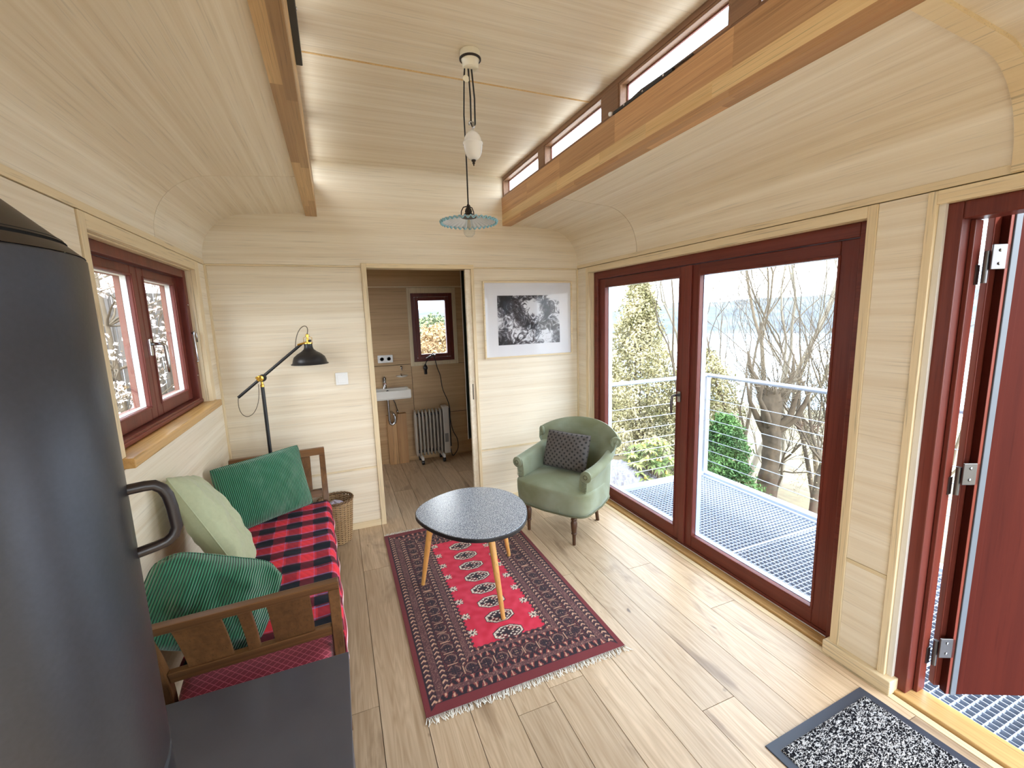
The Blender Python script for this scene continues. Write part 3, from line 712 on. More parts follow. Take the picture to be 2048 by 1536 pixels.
# ---- coffee table, three-cornered top
def coffee_table():
    t = thing('coffee_table', 'low three-legged table with a rounded triangular grey speckled top', 'table', (0.64, 2.28, 0.0100))
    P = [(0.311, 2.394), (0.340, 2.470), (0.417, 2.540), (0.520, 2.610), (0.617, 2.650), (0.730, 2.655), (0.830, 2.614), (0.915, 2.525), (0.963, 2.426), (0.975, 2.315), (0.957, 2.211),
         (0.920, 2.110), (0.861, 2.028), (0.805, 1.972), (0.741, 1.947), (0.640, 1.938), (0.532, 1.962), (0.455, 2.045), (0.396, 2.146), (0.335, 2.270)]
    P = [(x - 0.64, y - 2.28) for x, y in P]
    def cr(p0, p1, p2, p3, t):
        return tuple(0.5 * ((2 * p1[k]) + (-p0[k] + p2[k]) * t + (2 * p0[k] - 5 * p1[k] + 4 * p2[k] - p3[k]) * t * t + (-p0[k] + 3 * p1[k] - 3 * p2[k] + p3[k]) * t ** 3) for k in (0, 1))
    n = len(P); S = []
    for _ in range(2):   # relax
        P = [tuple((P[i - 1][k] + 2 * P[i][k] + P[(i + 1) % n][k]) / 4 for k in (0, 1)) for i in range(n)]
    P = [(x * 1.015, y * 1.015) for x, y in P]
    for i in range(n):
        for k in range(4): S.append(cr(P[i - 1], P[i], P[(i + 1) % n], P[(i + 2) % n], k / 4))
    sc = lambda q: [(x * q, y * q) for x, y in S]
    m, nt, bs = new_mat('speckled laminate'); N = nt.nodes.new; L = nt.links.new
    tc = N('ShaderNodeTexCoord'); nz = N('ShaderNodeTexNoise'); nz.inputs['Scale'].default_value = 230; nz.inputs['Detail'].default_value = 3
    rp = N('ShaderNodeValToRGB'); rp.color_ramp.elements[0].position = 0.42; rp.color_ramp.elements[0].color = lin(84, 92, 108)
    rp.color_ramp.elements[1].position = 0.60; rp.color_ramp.elements[1].color = lin(204, 210, 218)
    L(tc.outputs['Object'], nz.inputs['Vector']); L(nz.outputs['Fac'], rp.inputs['Fac']); L(rp.outputs['Color'], bs.inputs['Base Color']); bs.inputs['Roughness'].default_value = 0.25
    H = 0.492
    a = MB(); a.prism(sc(0.988), 'z', H - 0.006, H); top = a.build('table_top', m, t, bevel=0.002)
    b = MB(); b.prism(sc(1.0), 'z', H - 0.026, H - 0.0035)
    b.build('edge_band', plain('black edge band', lin(22, 22, 26), 0.35), top, bevel=0.004)
    MB().prism(sc(0.80), 'z', H - 0.038, H - 0.0262).build('underframe', M['black'], t)
    lw = wood('beech leg', lin(226, 172, 100), lin(196, 138, 74), 'z', across=60, rough=0.3)
    for (bx_, by_), (tx, ty) in (((0.362, 2.467), (0.400, 2.42)), ((0.699, 1.979), (0.690, 2.08)), ((0.957, 2.547), (0.890, 2.47))):
        tx, ty = tx + (0.64 - tx) * 0.12, ty + (2.28 - ty) * 0.12
        MB().tube([(bx_ - 0.64, by_ - 2.28, 0.0), (bx_ - 0.64 + (tx - bx_) * .5, by_ - 2.28 + (ty - by_) * .5, 0.23), (tx - 0.64, ty - 2.28, H - 0.037)], [0.0115, 0.0165, 0.0195], 16).build('leg', lw, t, smooth=True, auto=50)
coffee_table()

# ---- rug
def rug():
    RX0, RX1, RY0, RY1 = 0.207, 1.172, 1.565, 3.190
    t = thing('rug', 'red oriental rug with a row of octagon medallions and dark borders', 'rug', (RX0, RY0, 0.0))
    W, H = RX1 - RX0, RY1 - RY0
    st = 0.0042; nx, ny = int(W / st) + 1, int(H / st) + 1
    red = lin(202, 30, 58); dark = lin(38, 24, 34); brown = lin(98, 60, 62); rust = lin(138, 62, 60); pale = lin(206, 160, 132); cream = lin(222, 206, 186); plum = lin(74, 44, 52)
    R = random.Random(3)
    def mixc(a, b, k): return tuple(a[i] * (1 - k) + b[i] * k for i in range(3))
    def band(s, d, w, kind):
        """s runs along the band, d across 0..w"""
        c = d / w
        if kind == 'chev':
            ph = (s / 0.030 + abs(c - 0.5) * 1.1) % 1.0
            if c < 0.10 or c > 0.90: return dark
            if ph < 0.30 and abs(c - 0.5) < 0.36: return pale
            if ph < 0.58: return dark
            return plum
        if kind == 'speck':
            n_ = noise.noise((s * 330, d * 330, 2.0)); return mixc(brown, pale, 0.28) if n_ > 0.22 else (brown if n_ > -0.25 else mixc(brown, dark, 0.45))
        if kind == 'oct':
            q = (s / 0.075) % 1.0; u = abs(q - 0.5) * 0.075; v = abs(c - 0.5) * w
            if q < 0.06: return pale if abs(c - 0.5) < 0.33 else dark
            r = max(u, v, (u + v) * 0.74)
            if r > 0.034: return mixc(rust, dark, 0.5) if (int(s * 160) + int(d * 160)) % 2 else dark
            if r > 0.030: return dark
            if r > 0.0275: return mixc(pale, brown, 0.5)
            if u < 0.0035 or v < 0.0035: return dark
            if abs(math.hypot(u - 0.011, v - 0.011)) < 0.0055: return dark
            if u + v < 0.012: return pale
            return mixc(brown, dark, 0.35)
        if kind == 'tri':
            q = (s / 0.034) % 1.0; k = c if int(s / 0.034) % 2 else 1 - c
            if abs(q - 0.5) < 0.5 * k * 0.8:
                return pale if abs(q - 0.5) < 0.12 * k else rust
            return dark
        return rust
    side = ((0.022, 'plain'), (0.006, 'dk'), (0.034, 'chev'), (0.034, 'speck'), (0.033, 'chev'), (0.074, 'oct'), (0.030, 'chev'), (0.030, 'speck'), (0.024, 'chev'))
    end = ((0.048, 'plain'), (0.006, 'dk'), (0.034, 'tri'), (0.022, 'speck'), (0.026, 'tri'), (0.076, 'oct'), (0.026, 'tri'), (0.020, 'speck'), (0.018, 'tri'))
    SW = sum(a for a, _ in side); EW = sum(a for a, _ in end)
    def look(bands, d, s):
        for w, k in bands:
            if d < w:
                if k == 'dk': return dark
                return band(s, d, w, k) if k != 'plain' else lin(116, 44, 48)
            d -= w
        return None
    def colour(co):
        x, y = co.x, co.y
        dx = min(x, W - x); dy = min(y, H - y)
        if dy / EW < dx / SW and dy < EW: c = look(end, dy, x + 0.02)
        elif dx < SW: c = look(side, dx, y if True else 0)
        else: c = None
        if c is None:
            fx0, fx1, fy0, fy1 = SW, W - SW, EW, H - EW
            ex = min(x - fx0, fx1 - x); ey = min(y - fy0, fy1 - y)
            stp = 0.012 if int(y / 0.016) % 2 else 0.002
            if ex < stp or ey < (0.010 if int(x / 0.016) % 2 else 0.002): return mixc(dark, brown, 0.4)
            # medallions
            cx = W / 2
            for k in range(8):
                cy = 1.883 - RY0 + 0.1325 * k
                u, v = abs(x - cx) / 0.082, abs(y - cy) / 0.050
                if u < 1 and v < 1:
                    r = max(u, v, (u + v) * 0.72)
                    if r < 1:
                        if r > 0.90: return dark
                        if r > 0.80: return cream
                        if u < 0.05 or v < 0.08: return dark
                        if u + v < 0.36: return dark
                        g = math.sin(u * 17 + (3 if x > cx else 0)) * math.sin(v * 13)
                        if g > 0.28: return cream
                        if g < -0.34: return dark
                        return rust if (x > cx) == (y > cy) else plum
            # small star figures along both sides
            for k in range(9):
                cy = 1.883 - RY0 + 0.1325 * (k - 0.5)
                for sx in (-1, 1):
                    cx2 = cx + sx * 0.172
                    u, v = abs(x - cx2), abs(y - cy)
                    if u < 0.034 and v < 0.030:
                        if u + v < 0.010: return dark
                        if abs(u - v) < 0.005 and u + v < 0.040: return cream
                        if (u < 0.004 or v < 0.004) and u + v < 0.026: return cream
                        if abs(u - v) < 0.009 and u + v < 0.044: return dark
            return mixc(red, lin(218, 54, 80), max(0, min(1, 0.4 + 0.9 * noise.noise((x * 26, y * 26, 0)))))
        return c
    me = MB(); me.grid(lambda u, v: (u * W, v * H, 0.0075 + 0.0012 * noise.noise((u * 8, v * 12, 1))), nx, ny)
    b = len(me.v)
    me.v += [(0, 0, 0), (W, 0, 0), (W, H, 0), (0, H, 0)]
    me.f += [(b, b + 1, nx - 1, 0), (b + 2, b + 3, (ny - 1) * nx, ny * nx - 1), (b + 1, b + 2, ny * nx - 1, nx - 1), (b + 3, b, 0, (ny - 1) * nx)]
    o = me.build('pile', attr_mat('woven wool', 0.95, 420, 0.5, 0.15), t, recalc=False, smooth=True)
    paint(o, colour)
    for s, y in ((-1, 0.0), (1, H)):
        f = MB()
        for i in range(230):
            x = W * (i + 0.5) / 230; ln_ = R.uniform(0.022, 0.040); dx = R.gauss(0, 0.010) + (0.014 if i > 222 else 0)
            z = R.uniform(0.002, 0.006)
            f.tube([(x, y, 0.006), (x + dx * 0.4 + R.gauss(0, 0.003), y + s * ln_ * 0.5, z + 0.002), (x + dx, y + s * ln_, z)], 0.0016, 4)
        tag(f.build('fringe', plain('cream wool fringe', lin(236, 232, 222), 0.9), t, smooth=True), kind='stuff')
rug()

# ---- door mat
def door_mat():
    t = thing('door_mat', 'black rubber-edged door mat with a black and white looped pile', 'mat', (1.930, 0.968, 0.0), 0.035)
    W, H = 0.592, 0.90
    MB().box(-W, 0, -H, 0, 0.0, 0.005).build('rubber_base', plain('black rubber', lin(52, 58, 72), 0.5), t, bevel=0.002)
    m, nt, bs = new_mat('looped mat pile'); N = nt.nodes.new; L = nt.links.new
    tc = N('ShaderNodeTexCoord'); mp = N('ShaderNodeMapping'); mp.inputs['Scale'].default_value = (75, 150, 75); mp.inputs['Rotation'].default_value = (0, 0, 0.0)
    nz = N('ShaderNodeTexNoise'); nz.inputs['Scale'].default_value = 1; nz.inputs['Detail'].default_value = 2; nz.inputs['Distortion'].default_value = 1.4
    rp = N('ShaderNodeValToRGB'); rp.color_ramp.elements[0].position = 0.50; rp.color_ramp.elements[0].color = lin(26, 26, 32); rp.color_ramp.elements[1].position = 0.56; rp.color_ramp.elements[1].color = lin(206, 206, 208)
    L(tc.outputs['Object'], mp.inputs[0]); L(mp.outputs[0], nz.inputs['Vector']); L(nz.outputs['Fac'], rp.inputs['Fac'])
    L(rp.outputs['Color'], bs.inputs['Base Color']); bs.inputs['Roughness'].default_value = 0.95; bs.inputs['Specular IOR Level'].default_value = 0.1
    bp = N('ShaderNodeBump'); bp.inputs['Distance'].default_value = 0.006; L(nz.outputs['Fac'], bp.inputs['Height']); L(bp.outputs[0], bs.inputs['Normal'])
    g = MB(); nx, ny = 190, 150; d = 0.035
    def fn(u, v):
        x = -W + d + u * (W - 2 * d); y = -H + d + v * (H - 2 * d)
        e = min(u, 1 - u, v, 1 - v)
        rib = 0.5 + 0.5 * math.cos(2 * PI * x / 0.0155)
        return (x, y, 0.005 + (0.0005 if e <= 0 else 0.0045 + 0.0035 * rib + 0.0015 * noise.noise((x * 160, y * 160, 0))))
    g.grid(fn, nx, ny)
    tag(g.build('pile', m, t, smooth=True, recalc=False), kind='stuff')
door_mat()

# ---- pillow builder
def pillow_mesh(w, h, th, nu=40, nv=34, pinch=0.10, sag=0.0, seed=0, wr=0.012, rc=0.05):
    g = MB()
    def side(sg):
        def fn(u, v):
            a, b = u * 2 - 1, v * 2 - 1
            e = (1 - a * a) * (1 - b * b)
            pu = 1 - pinch * (1 - a * a) ** 1.0 * abs(b) ** 6 * 0; 
            x = a * w / 2 * (1 - pinch * (1 - abs(b) ** 2.0) * abs(a) ** 8 * 0.6 + 0.0)
            y = b * h / 2 * (1 - pinch * (1 - abs(a) ** 2.0) * abs(b) ** 8 * 0.6)
            k_ = 1 - rc * a ** 4 * b ** 4; x *= k_; y *= k_
            z = sg * th / 2 * max(0, e) ** 0.42
            n_ = noise.noise((a * 2.4 + seed, b * 2.4, sg * 1.7 + seed)) + 0.5 * noise.noise((a * 6 + seed, b * 5, sg + seed))
            z += n_ * wr * min(1, e * 5)
            z += -sag * (1 - b) * 0 
            return (x, y, z)
        return fn
    g.grid(side(1), nu, nv); b0 = len(g.v); g.grid(side(-1), nu, nv)
    return g
def place_mesh(g, m, loc):
    g.v = [tuple(m @ Vector(v) + Vector(loc)) for v in g.v]; return g
def basis(x, y):
    x = Vector(x).normalized(); y = Vector(y); y = (y - x * y.dot(x)).normalized(); z = x.cross(y)
    return Matrix(((x.x, y.x, z.x), (x.y, y.y, z.y), (x.z, y.z, z.z)))

def corduroy(name, c1, c2, period, axis):
    m, nt, bs = new_mat(name); N = nt.nodes.new; L = nt.links.new
    tc = N('ShaderNodeTexCoord'); wv = N('ShaderNodeTexWave'); wv.bands_direction = axis; wv.inputs['Scale'].default_value = 2 * PI / (20 * period)
    wv.inputs['Distortion'].default_value = 0.25; wv.inputs['Detail'].default_value = 1
    rp = N('ShaderNodeValToRGB'); rp.color_ramp.elements[0].position = 0.12; rp.color_ramp.elements[0].color = c2; rp.color_ramp.elements[1].position = 0.55; rp.color_ramp.elements[1].color = c1
    L(tc.outputs['Object'], wv.inputs['Vector']); L(wv.outputs['Fac'], rp.inputs['Fac']); L(rp.outputs['Color'], bs.inputs['Base Color'])
    bs.inputs['Roughness'].default_value = 0.85; bs.inputs['Sheen Weight'].default_value = 0.5; bs.inputs['Specular IOR Level'].default_value = 0.2
    bp = N('ShaderNodeBump'); bp.inputs['Strength'].default_value = 1.0; bp.inputs['Distance'].default_value = 0.004
    L(wv.outputs['Fac'], bp.inputs['Height']); L(bp.outputs[0], bs.inputs['Normal'])
    return m
CORD = corduroy('green corduroy', lin(62, 140, 104), lin(20, 62, 46), 0.0088, 'X')

def pillow(name, label, w, h, th, loc, mx, mat, seed, zip_=False, wr=0.012, group=None, rc=0.05):
    t = thing(name, label, 'pillow', loc)
    t.rotation_mode = 'QUATERNION'; t.rotation_quaternion = mx.to_quaternion()
    if group: t['group'] = group
    g = pillow_mesh(w, h, th, seed=seed, wr=wr, rc=rc)
    g.build('cover', mat, t, smooth=True)
    # welt seam around the edge
    pts = []
    for k in range(80):
        q = k / 80 * 4; s = int(q); f = (q - s) * 2 - 1
        a, b = [(f, -1), (1, f), (-f, 1), (-1, -f)][s]
        x = a * w / 2 * (1 - 0.10 * (1 - abs(b) ** 2) * abs(a) ** 8 * 0.6); y = b * h / 2 * (1 - 0.10 * (1 - abs(a) ** 2) * abs(b) ** 8 * 0.6)
        k_ = 1 - rc * a ** 4 * b ** 4; pts.append((x * k_, y * k_, 0))
    MB().tube(pts, 0.0028, 5, closed=True).build('seam', mat, t, smooth=True)
    return t
pillow('throw_pillow', 'green corduroy pillow propped against the far end of the daybed', 0.50, 0.40, 0.15, (-0.470, 2.855, 0.636), basis((0.87, 0.44, 0.06), (0.12, 0.30, 0.95)), CORD, 1.0)
pillow('throw_pillow', 'green corduroy pillow with a creased corner behind the near armrest', 0.45, 0.33, 0.22, (-0.505, 1.765, 0.610), basis((0.88, 0.14, -0.42), (0.40, 0.26, 0.86)), CORD, 5.0, wr=0.024, rc=0.27)
pillow('throw_pillow', 'plain sage-green pillow leaning against the left wall', 0.42, 0.53, 0.16, (-0.580, 2.225, 0.722), basis((-0.08, 0.95, -0.30), (-0.46, 0.12, 0.86)), fabric('sage cotton', lin(176, 182, 150), 0.9, 0.2, 60, 0.15), 9.0, wr=0.016)

# ---- daybed
def daybed():
    t = thing('daybed', 'narrow dark wooden daybed with flared slatted ends', 'daybed', (-0.385, 2.332, 0.0), 0.046)
    wd = wood('dark oak bed', lin(126, 88, 54), lin(82, 54, 32), 'x', across=60, rough=0.38, var=0.10)
    wz = wood('dark oak bed upright', lin(126, 88, 54), lin(82, 54, 32), 'z', across=60, rough=0.38, var=0.10)
    HW, HL = 0.283, 0.868          # half width, half length at the top rails
    # flare of the ends: distance from centre as function of height
    def yl(z):
        if z < 0.40: return 0.69 + 0.03 * z
        q = (z - 0.40) / 0.345; return 0.702 + (HL - 0.702) * (0.55 * q + 0.45 * q * q)
    def strip(s, x0, x1, z0, z1, th, n=7):
        g = MB(); outer = []; inner = []
        for k in range(n):
            z = z0 + (z1 - z0) * k / (n - 1); y = yl(z)
            outer.append((s * (y + th / 2), z)); inner.append((s * (y - th / 2), z))
        g.prism(outer + inner[::-1], 'x', x0, x1); return g
    for s in (-1, 1):
        en = strip(s, -HW, HW, 0.705, 0.745, 0.034, 2).build('top_rail', wd, t, bevel=0.004)
        strip(s, -HW + 0.037, HW - 0.037, 0.452, 0.497, 0.028, 3).build('lower_rail', wd, t, bevel=0.003)
        for x in (-HW, HW - 0.036):
            strip(s, x, x + 0.036, 0.0, 0.706, 0.040, 14).build('leg', wz, t, bevel=0.003)
        for x0, x1 in ((-0.190, -0.062), (0.062, 0.190)):
            strip(s, x0, x1, 0.495, 0.708, 0.012, 8).build('slat', wz, t, bevel=0.002)
        strip(s, -0.018, 0.018, 0.495, 0.708, 0.020, 8).build('slat', wz, t, bevel=0.002)
    for x in (-HW + 0.010, HW - 0.036):
        MB().box(x, x + 0.026, -0.665, 0.665, 0.20, 0.29).build('side_rail', wd, t, bevel=0.003)
    # red quilted seat
    m, nt, bs = new_mat('red diamond velvet'); N = nt.nodes.new; L = nt.links.new
    tc = N('ShaderNodeTexCoord'); sep = N('ShaderNodeSeparateXYZ'); L(tc.outputs['Object'], sep.inputs[0])
    def lines(sg):
        a = N('ShaderNodeMath'); a.operation = 'MULTIPLY_ADD'; a.inputs[1].default_value = 1.0 * sg; L(sep.outputs['X'], a.inputs[0]); L(sep.outputs['Y'], a.inputs[2])
        b = N('ShaderNodeMath'); b.operation = 'PINGPONG'; b.inputs[1].default_value = 0.0145
        c0 = N('ShaderNodeMath'); c0.operation = 'ADD'; L(a.outputs[0], c0.inputs[0]); L(sep.outputs['Z'], c0.inputs[1]); L(c0.outputs[0], b.inputs[0])
        c = N('ShaderNodeMath'); c.operation = 'LESS_THAN'; c.inputs[1].default_value = 0.0017; L(b.outputs[0], c.inputs[0]); return c
    mxn = N('ShaderNodeMath'); mxn.operation = 'MAXIMUM'; L(lines(1).outputs[0], mxn.inputs[0]); L(lines(-1).outputs[0], mxn.inputs[1])
    cm = N('ShaderNodeMix'); cm.data_type = 'RGBA'; cm.inputs['A'].default_value = lin(134, 28, 52); cm.inputs['B'].default_value = lin(196, 86, 106)
    L(mxn.outputs[0], cm.inputs['Factor']); L(cm.outputs['Result'], bs.inputs['Base Color']); bs.inputs['Roughness'].default_value = 0.8; bs.inputs['Sheen Weight'].default_value = 0.4
    g = MB(); hw, hl = HW - 0.040, 0.845
    def cush(u, v):
        a = u * 2 * PI; ca, sa = math.cos(a), math.sin(a); p = 0.16
        ex = math.copysign(abs(ca) ** p, ca); ey = math.copysign(abs(sa) ** p, sa)
        if v < 0.35: k = 1.0; z = 0.24 + (v / 0.35) * 0.13
        else:
            q = (v - 0.35) / 0.65; k = math.cos(q * PI / 2) ** 0.35 if q < 1 else 0; z = 0.37 + 0.055 * math.sin(q * PI / 2) ** 0.8
        # keep the ends short between the flared legs low down
        return (ex * hw * k, ey * (hl - 0.06) * k, z)
    g.grid(cush, 72, 16, cu=True); tag(g.build('seat_cushion', m, t, smooth=True))
    studs = MB()
    return t
daybed()

# ---- plaid blanket lying over the daybed
def plaid():
    t = thing('plaid_blanket', 'red and black tartan blanket with a stitched edge spread over the daybed', 'blanket', (-0.385, 2.332, 0.43), 0.046)
    wl = 0.252
    y0, y1 = -0.665, 0.665
    def prof(q):   # q from the wall side across the seat and down the front side
        flat = 0.50
        if q < flat: return (-0.245 + q, 0.0)
        d = q - flat; r = 0.030
        if d < r * PI / 2: a = d / r; return (-0.245 + flat + r * math.sin(a), -r * (1 - math.cos(a)))
        return (-0.245 + flat + r + 0.005, -r - (d - r * PI / 2))
    Q = 0.50 + 0.047 + 0.120
    def fn(u, v):
        q = u * Q; x, z = prof(q); y = y0 + v * (y1 - y0)
        z += 0.004 * noise.noise((x * 9, y * 7, 0)) + 0.0015 * math.sin(y * 60 + x * 20)
        if q > 0.5: x += 0.004 * math.sin(y * 23) + 0.003 * noise.noise((y * 9, 3, z * 5))
        lead = 0.0
        return (x, y, z + 0.006)
    g = MB(); nu, nv = 150, 330; g.grid(fn, nu, nv)
    red = lin(230, 56, 70); blk = lin(24, 28, 40); mar = lin(132, 36, 52); blu = lin(150, 130, 190)
    def stripe(p, per):
        q = (p / per) % 1.0
        if q < 0.42: return 'r'
        if q < 0.46: return 'b'
        if q < 0.52: return 'm'
        if q < 0.92: return 'k'
        if q < 0.96: return 'm'
        return 'b'
    C = {'r': red, 'k': blk, 'm': mar, 'b': blu}
    def col(i):
        u = (i % nu) / (nu - 1) * Q; v = (i // nu) / (nv - 1) * (y1 - y0)
        a = stripe(u + 0.045, 0.138); b = stripe(v + 0.075, 0.163)
        A, B = C[a], C[b]
        if b == 'k': w = 0.22 if a == 'r' else 0.10
        elif b == 'r': w = 0.30
        else: w = 0.5
        if b == 'r' and a == 'k': A = mar; w = 0.75
        if b == 'k' and a in 'r': A = mar; w = 0.5
        if b == 'k' and a != 'r': A = blk
        j = 0.9 + 0.2 * ((i * 7919) % 13) / 13
        return tuple((A[k] * w + B[k] * (1 - w)) * j for k in range(3))
    o = g.build('cloth', attr_mat('tartan wool', 0.95, 500, 0.3, 0.05), t, smooth=True, recalc=False)
    ca = o.data.color_attributes.new('Col', 'FLOAT_COLOR', 'POINT'); buf = []
    for i in range(nu * nv): buf += [*col(i), 1.0]
    ca.data.foreach_set('color', buf)
    sm = o.modifiers.new('thick', 'SOLIDIFY'); sm.thickness = 0.004; sm.offset = -1
    # blanket stitch along the hanging edge: red rolled hem with white loops
    x_, z_ = prof(Q)
    h = MB(); h.tube([(x_ + 0.004 * math.sin(y * 23) + 0.003 * noise.noise((y * 9, 3, z_ * 5)) + 0.001, y, z_ + 0.004) for y in [y0 + (y1 - y0) * k / 120 for k in range(121)]], 0.0045, 6)
    h.build('hem', plain('hem wool', lin(190, 50, 66), 0.9), t, smooth=True)
    s = MB()
    for k in range(150):
        y = y0 + (y1 - y0) * (k + 0.5) / 150; xx = x_ + 0.004 * math.sin(y * 23) + 0.003 * noise.noise((y * 9, 3, z_ * 5)) + 0.003
        s.tube([(xx + 0.003, y - 0.003, z_ - 0.002), (xx + 0.0042, y, z_ + 0.006), (xx + 0.003, y + 0.004, z_ + 0.022)], 0.0011, 4)
    tag(s.build('stitches', plain('white stitch', lin(226, 190, 196), 0.9), t), kind='stuff')
plaid()

# ---- wicker basket
def basket():
    t = thing('wicker_basket', 'small round wicker basket standing on the floor behind the daybed', 'basket', (-0.105, 3.285, 0.0))
    wk = plain('willow', lin(170, 138, 98), 0.7, noise_amt=0.3, scale=60)
    wk2 = plain('dark willow', lin(118, 90, 60), 0.7, noise_amt=0.3, scale=60)
    rad = lambda z: 0.085 + 0.032 * (z / 0.33) ** 0.8
    st = MB()
    for k in range(24):
        a = 2 * PI * k / 24
        st.tube([(rad(z) * math.cos(a), rad(z) * math.sin(a), z) for z in (0.006, 0.08, 0.16, 0.24, 0.325)], 0.0034, 5)
    st.build('stakes', wk2, t, smooth=True)
    wv = MB()
    for i in range(38):
        z = 0.008 + i * 0.0082; r = rad(z)
        wv.tube([((r + 0.0036 * (1 if (k + i) % 2 else -1)) * math.cos(2 * PI * k / 24), (r + 0.0036 * (1 if (k + i) % 2 else -1)) * math.sin(2 * PI * k / 24), z) for k in range(24)], 0.0038, 5, closed=True)
    tag(wv.build('weave', wk, t, smooth=True), kind='stuff')
    rm = MB(); r = rad(0.33)
    for ph in (0, PI):
        rm.tube([((r + 0.006 * math.cos(14 * a + ph)) * math.cos(a), (r + 0.006 * math.cos(14 * a + ph)) * math.sin(a), 0.326 + 0.006 * math.sin(14 * a + ph)) for a in [2 * PI * k / 112 for k in range(112)]], 0.005, 5, closed=True)
    rm.build('rim', wk2, t, smooth=True)
    MB().lathe([(0.0, 0.004), (0.085, 0.004), (0.085, 0.010), (0, 0.010)], 24).build('bottom', wk2, t)
    c = thing('cloth', 'pale lilac cloth stuffed into the wicker basket', 'cloth', (-0.112, 3.270, 0.0))
    g = MB(); g.grid(lambda u, v: (math.cos(u * 2 * PI) * 0.080 * math.sin(v * PI) ** 0.7, math.sin(u * 2 * PI) * 0.080 * math.sin(v * PI) ** 0.7, 0.24 - 0.075 * math.cos(v * PI) + 0.012 * noise.noise((math.cos(u * 2 * PI) * 2, math.sin(u * 2 * PI) * 2, v * 4))), 30, 18, cu=True)
    g.build('folded_cloth', fabric('lilac cloth', lin(196, 190, 214), 0.9, 0.2, 40, 0.2), c, smooth=True)
basket()

# ---- floor lamp
def floor_lamp():
    Y = 3.285
    t = thing('floor_lamp', 'black floor lamp with brass joints and a bell shade on a tilted arm', 'lamp', (-0.482, Y, 0.0))
    bl = M['black']
    MB().lathe([(0.0, 0.0), (0.118, 0.0), (0.120, 0.006), (0.115, 0.014), (0.03, 0.020), (0.012, 0.026), (0, 0.026)], 40).build('base', bl, t, smooth=True, auto=40)
    MB().tube([(0, 0, 0.02), (0, 0, 1.195)], 0.0115, 14).build('pole', bl, t, smooth=True, auto=40)
    MB().lathe([(0.012, 1.190), (0.012, 1.205), (0.008, 1.208), (0.008, 1.228), (0.013, 1.230), (0.013, 1.236), (0, 1.236)], 14).build('collar', M['brass'], t, smooth=True, auto=40)
    jn = Vector((0.0, -0.010, 1.250))
    Rx = Matrix.Rotation(PI / 2, 3, 'X')
    MB().lathe([(0.0, -0.018), (0.022, -0.018), (0.024, -0.012), (0.024, 0.010), (0, 0.010)], 20, jn + Vector((0.008, 0.0, 0)), Rx).build('joint', bl, t, smooth=True, auto=40)
    k = MB(); k.lathe([(0.0, 0.012), (0.021, 0.012), (0.021, 0.022), (0.010, 0.024), (0.008, 0.032), (0, 0.032)], 20, jn + Vector((-0.004, 0, 0)), Rx)
    k.obox(jn + Vector((-0.006, -0.036, 0.0)), (0.046, 0.006, 0.012), Matrix.Rotation(0.5, 3, 'Y')); k.build('knob', M['brass'], t, smooth=True, auto=40)
    d = Vector((0.412, 0, 0.334)).normalized(); a0 = jn + Vector((0, 0.028, 0))
    MB().tube([a0 - d * 0.192, a0 + d * 0.335], 0.0095, 12).build('arm', bl, t, smooth=True, auto=40)
    sc = Vector((0.303, 0.004, 0.0))
    sh = MB(); prof = [(0.120, 1.322), (0.119, 1.326), (0.110, 1.332), (0.106, 1.350), (0.098, 1.372), (0.076, 1.392), (0.050, 1.408), (0.032, 1.424), (0.027, 1.440), (0.026, 1.466), (0.0, 1.468)]
    s = sh.lathe(prof, 48, sc, cap=False).build('shade', bl, t, smooth=True, auto=50)
    MB().lathe([(r - 0.0015, z - 0.001) for r, z in prof[2:9]], 48, sc, cap=False).build('shade_lining', M['white'], s, smooth=True)
    MB().lathe([(0.0, 1.345), (0.022, 1.352), (0.030, 1.372), (0.022, 1.395), (0.013, 1.41), (0.013, 1.44), (0, 1.44)], 20, sc).build('bulb', M['ceramic'], s, smooth=True)
    cp = MB(); cp.lathe([(0.030, 1.462), (0.030, 1.470), (0.012, 1.472), (0.010, 1.495), (0.006, 1.498), (0.006, 1.506), (0.012, 1.508), (0.012, 1.524), (0.006, 1.528), (0, 1.528)], 18, sc)
    cp.tube([sc + Vector((-0.066, 0.010, 1.456)), sc + Vector((-0.012, 0.0, 1.470))], 0.007, 8); cp.build('cap', M['brass'], t, smooth=True, auto=40)
    br = MB()
    for sx in (-1, 1): br.tube([sc + Vector((sx * 0.026, 0, 1.472)), sc + Vector((sx * 0.026, 0, 1.503)), sc + Vector((sx * 0.010, 0, 1.510))], 0.0016, 6)
    br.build('bracket', M['brass'], t, smooth=True)
    MB().lathe([(0, -0.008), (0.009, -0.006), (0.010, 0.0), (0.009, 0.006), (0, 0.008)], 12, sc + Vector((0.014, -0.016, 1.482))).build('switch', bl, t, smooth=True)
    def bez(p, n=24):
        out = []
        for i in range(n + 1):
            q = i / n; pts = [Vector(x) for x in p]
            while len(pts) > 1: pts = [pts[j].lerp(pts[j + 1], q) for j in range(len(pts) - 1)]
            out.append(pts[0])
        return out
    MB().tube(bez([sc + Vector((0, 0, 1.528)), sc + Vector((0.030, 0, 1.62)), sc + Vector((-0.060, 0.0, 1.60)), sc + Vector((-0.075, 0.006, 1.50)), a0 + d * 0.285 + Vector((0, 0, 0.008))]), 0.0028, 6).build('upper_cable', M['cord_grey'], t, smooth=True)
    MB().tube(bez([a0 - d * 0.192, a0 - d * 0.192 + Vector((-0.02, 0, -0.11)), Vector((-0.13, 0.0, 0.94)), Vector((-0.02, 0.0, 0.98)), Vector((-0.022, 0.0, 1.21))]), 0.0024, 6).build('lower_cable', M['cord_grey'], t, smooth=True)
floor_lamp()

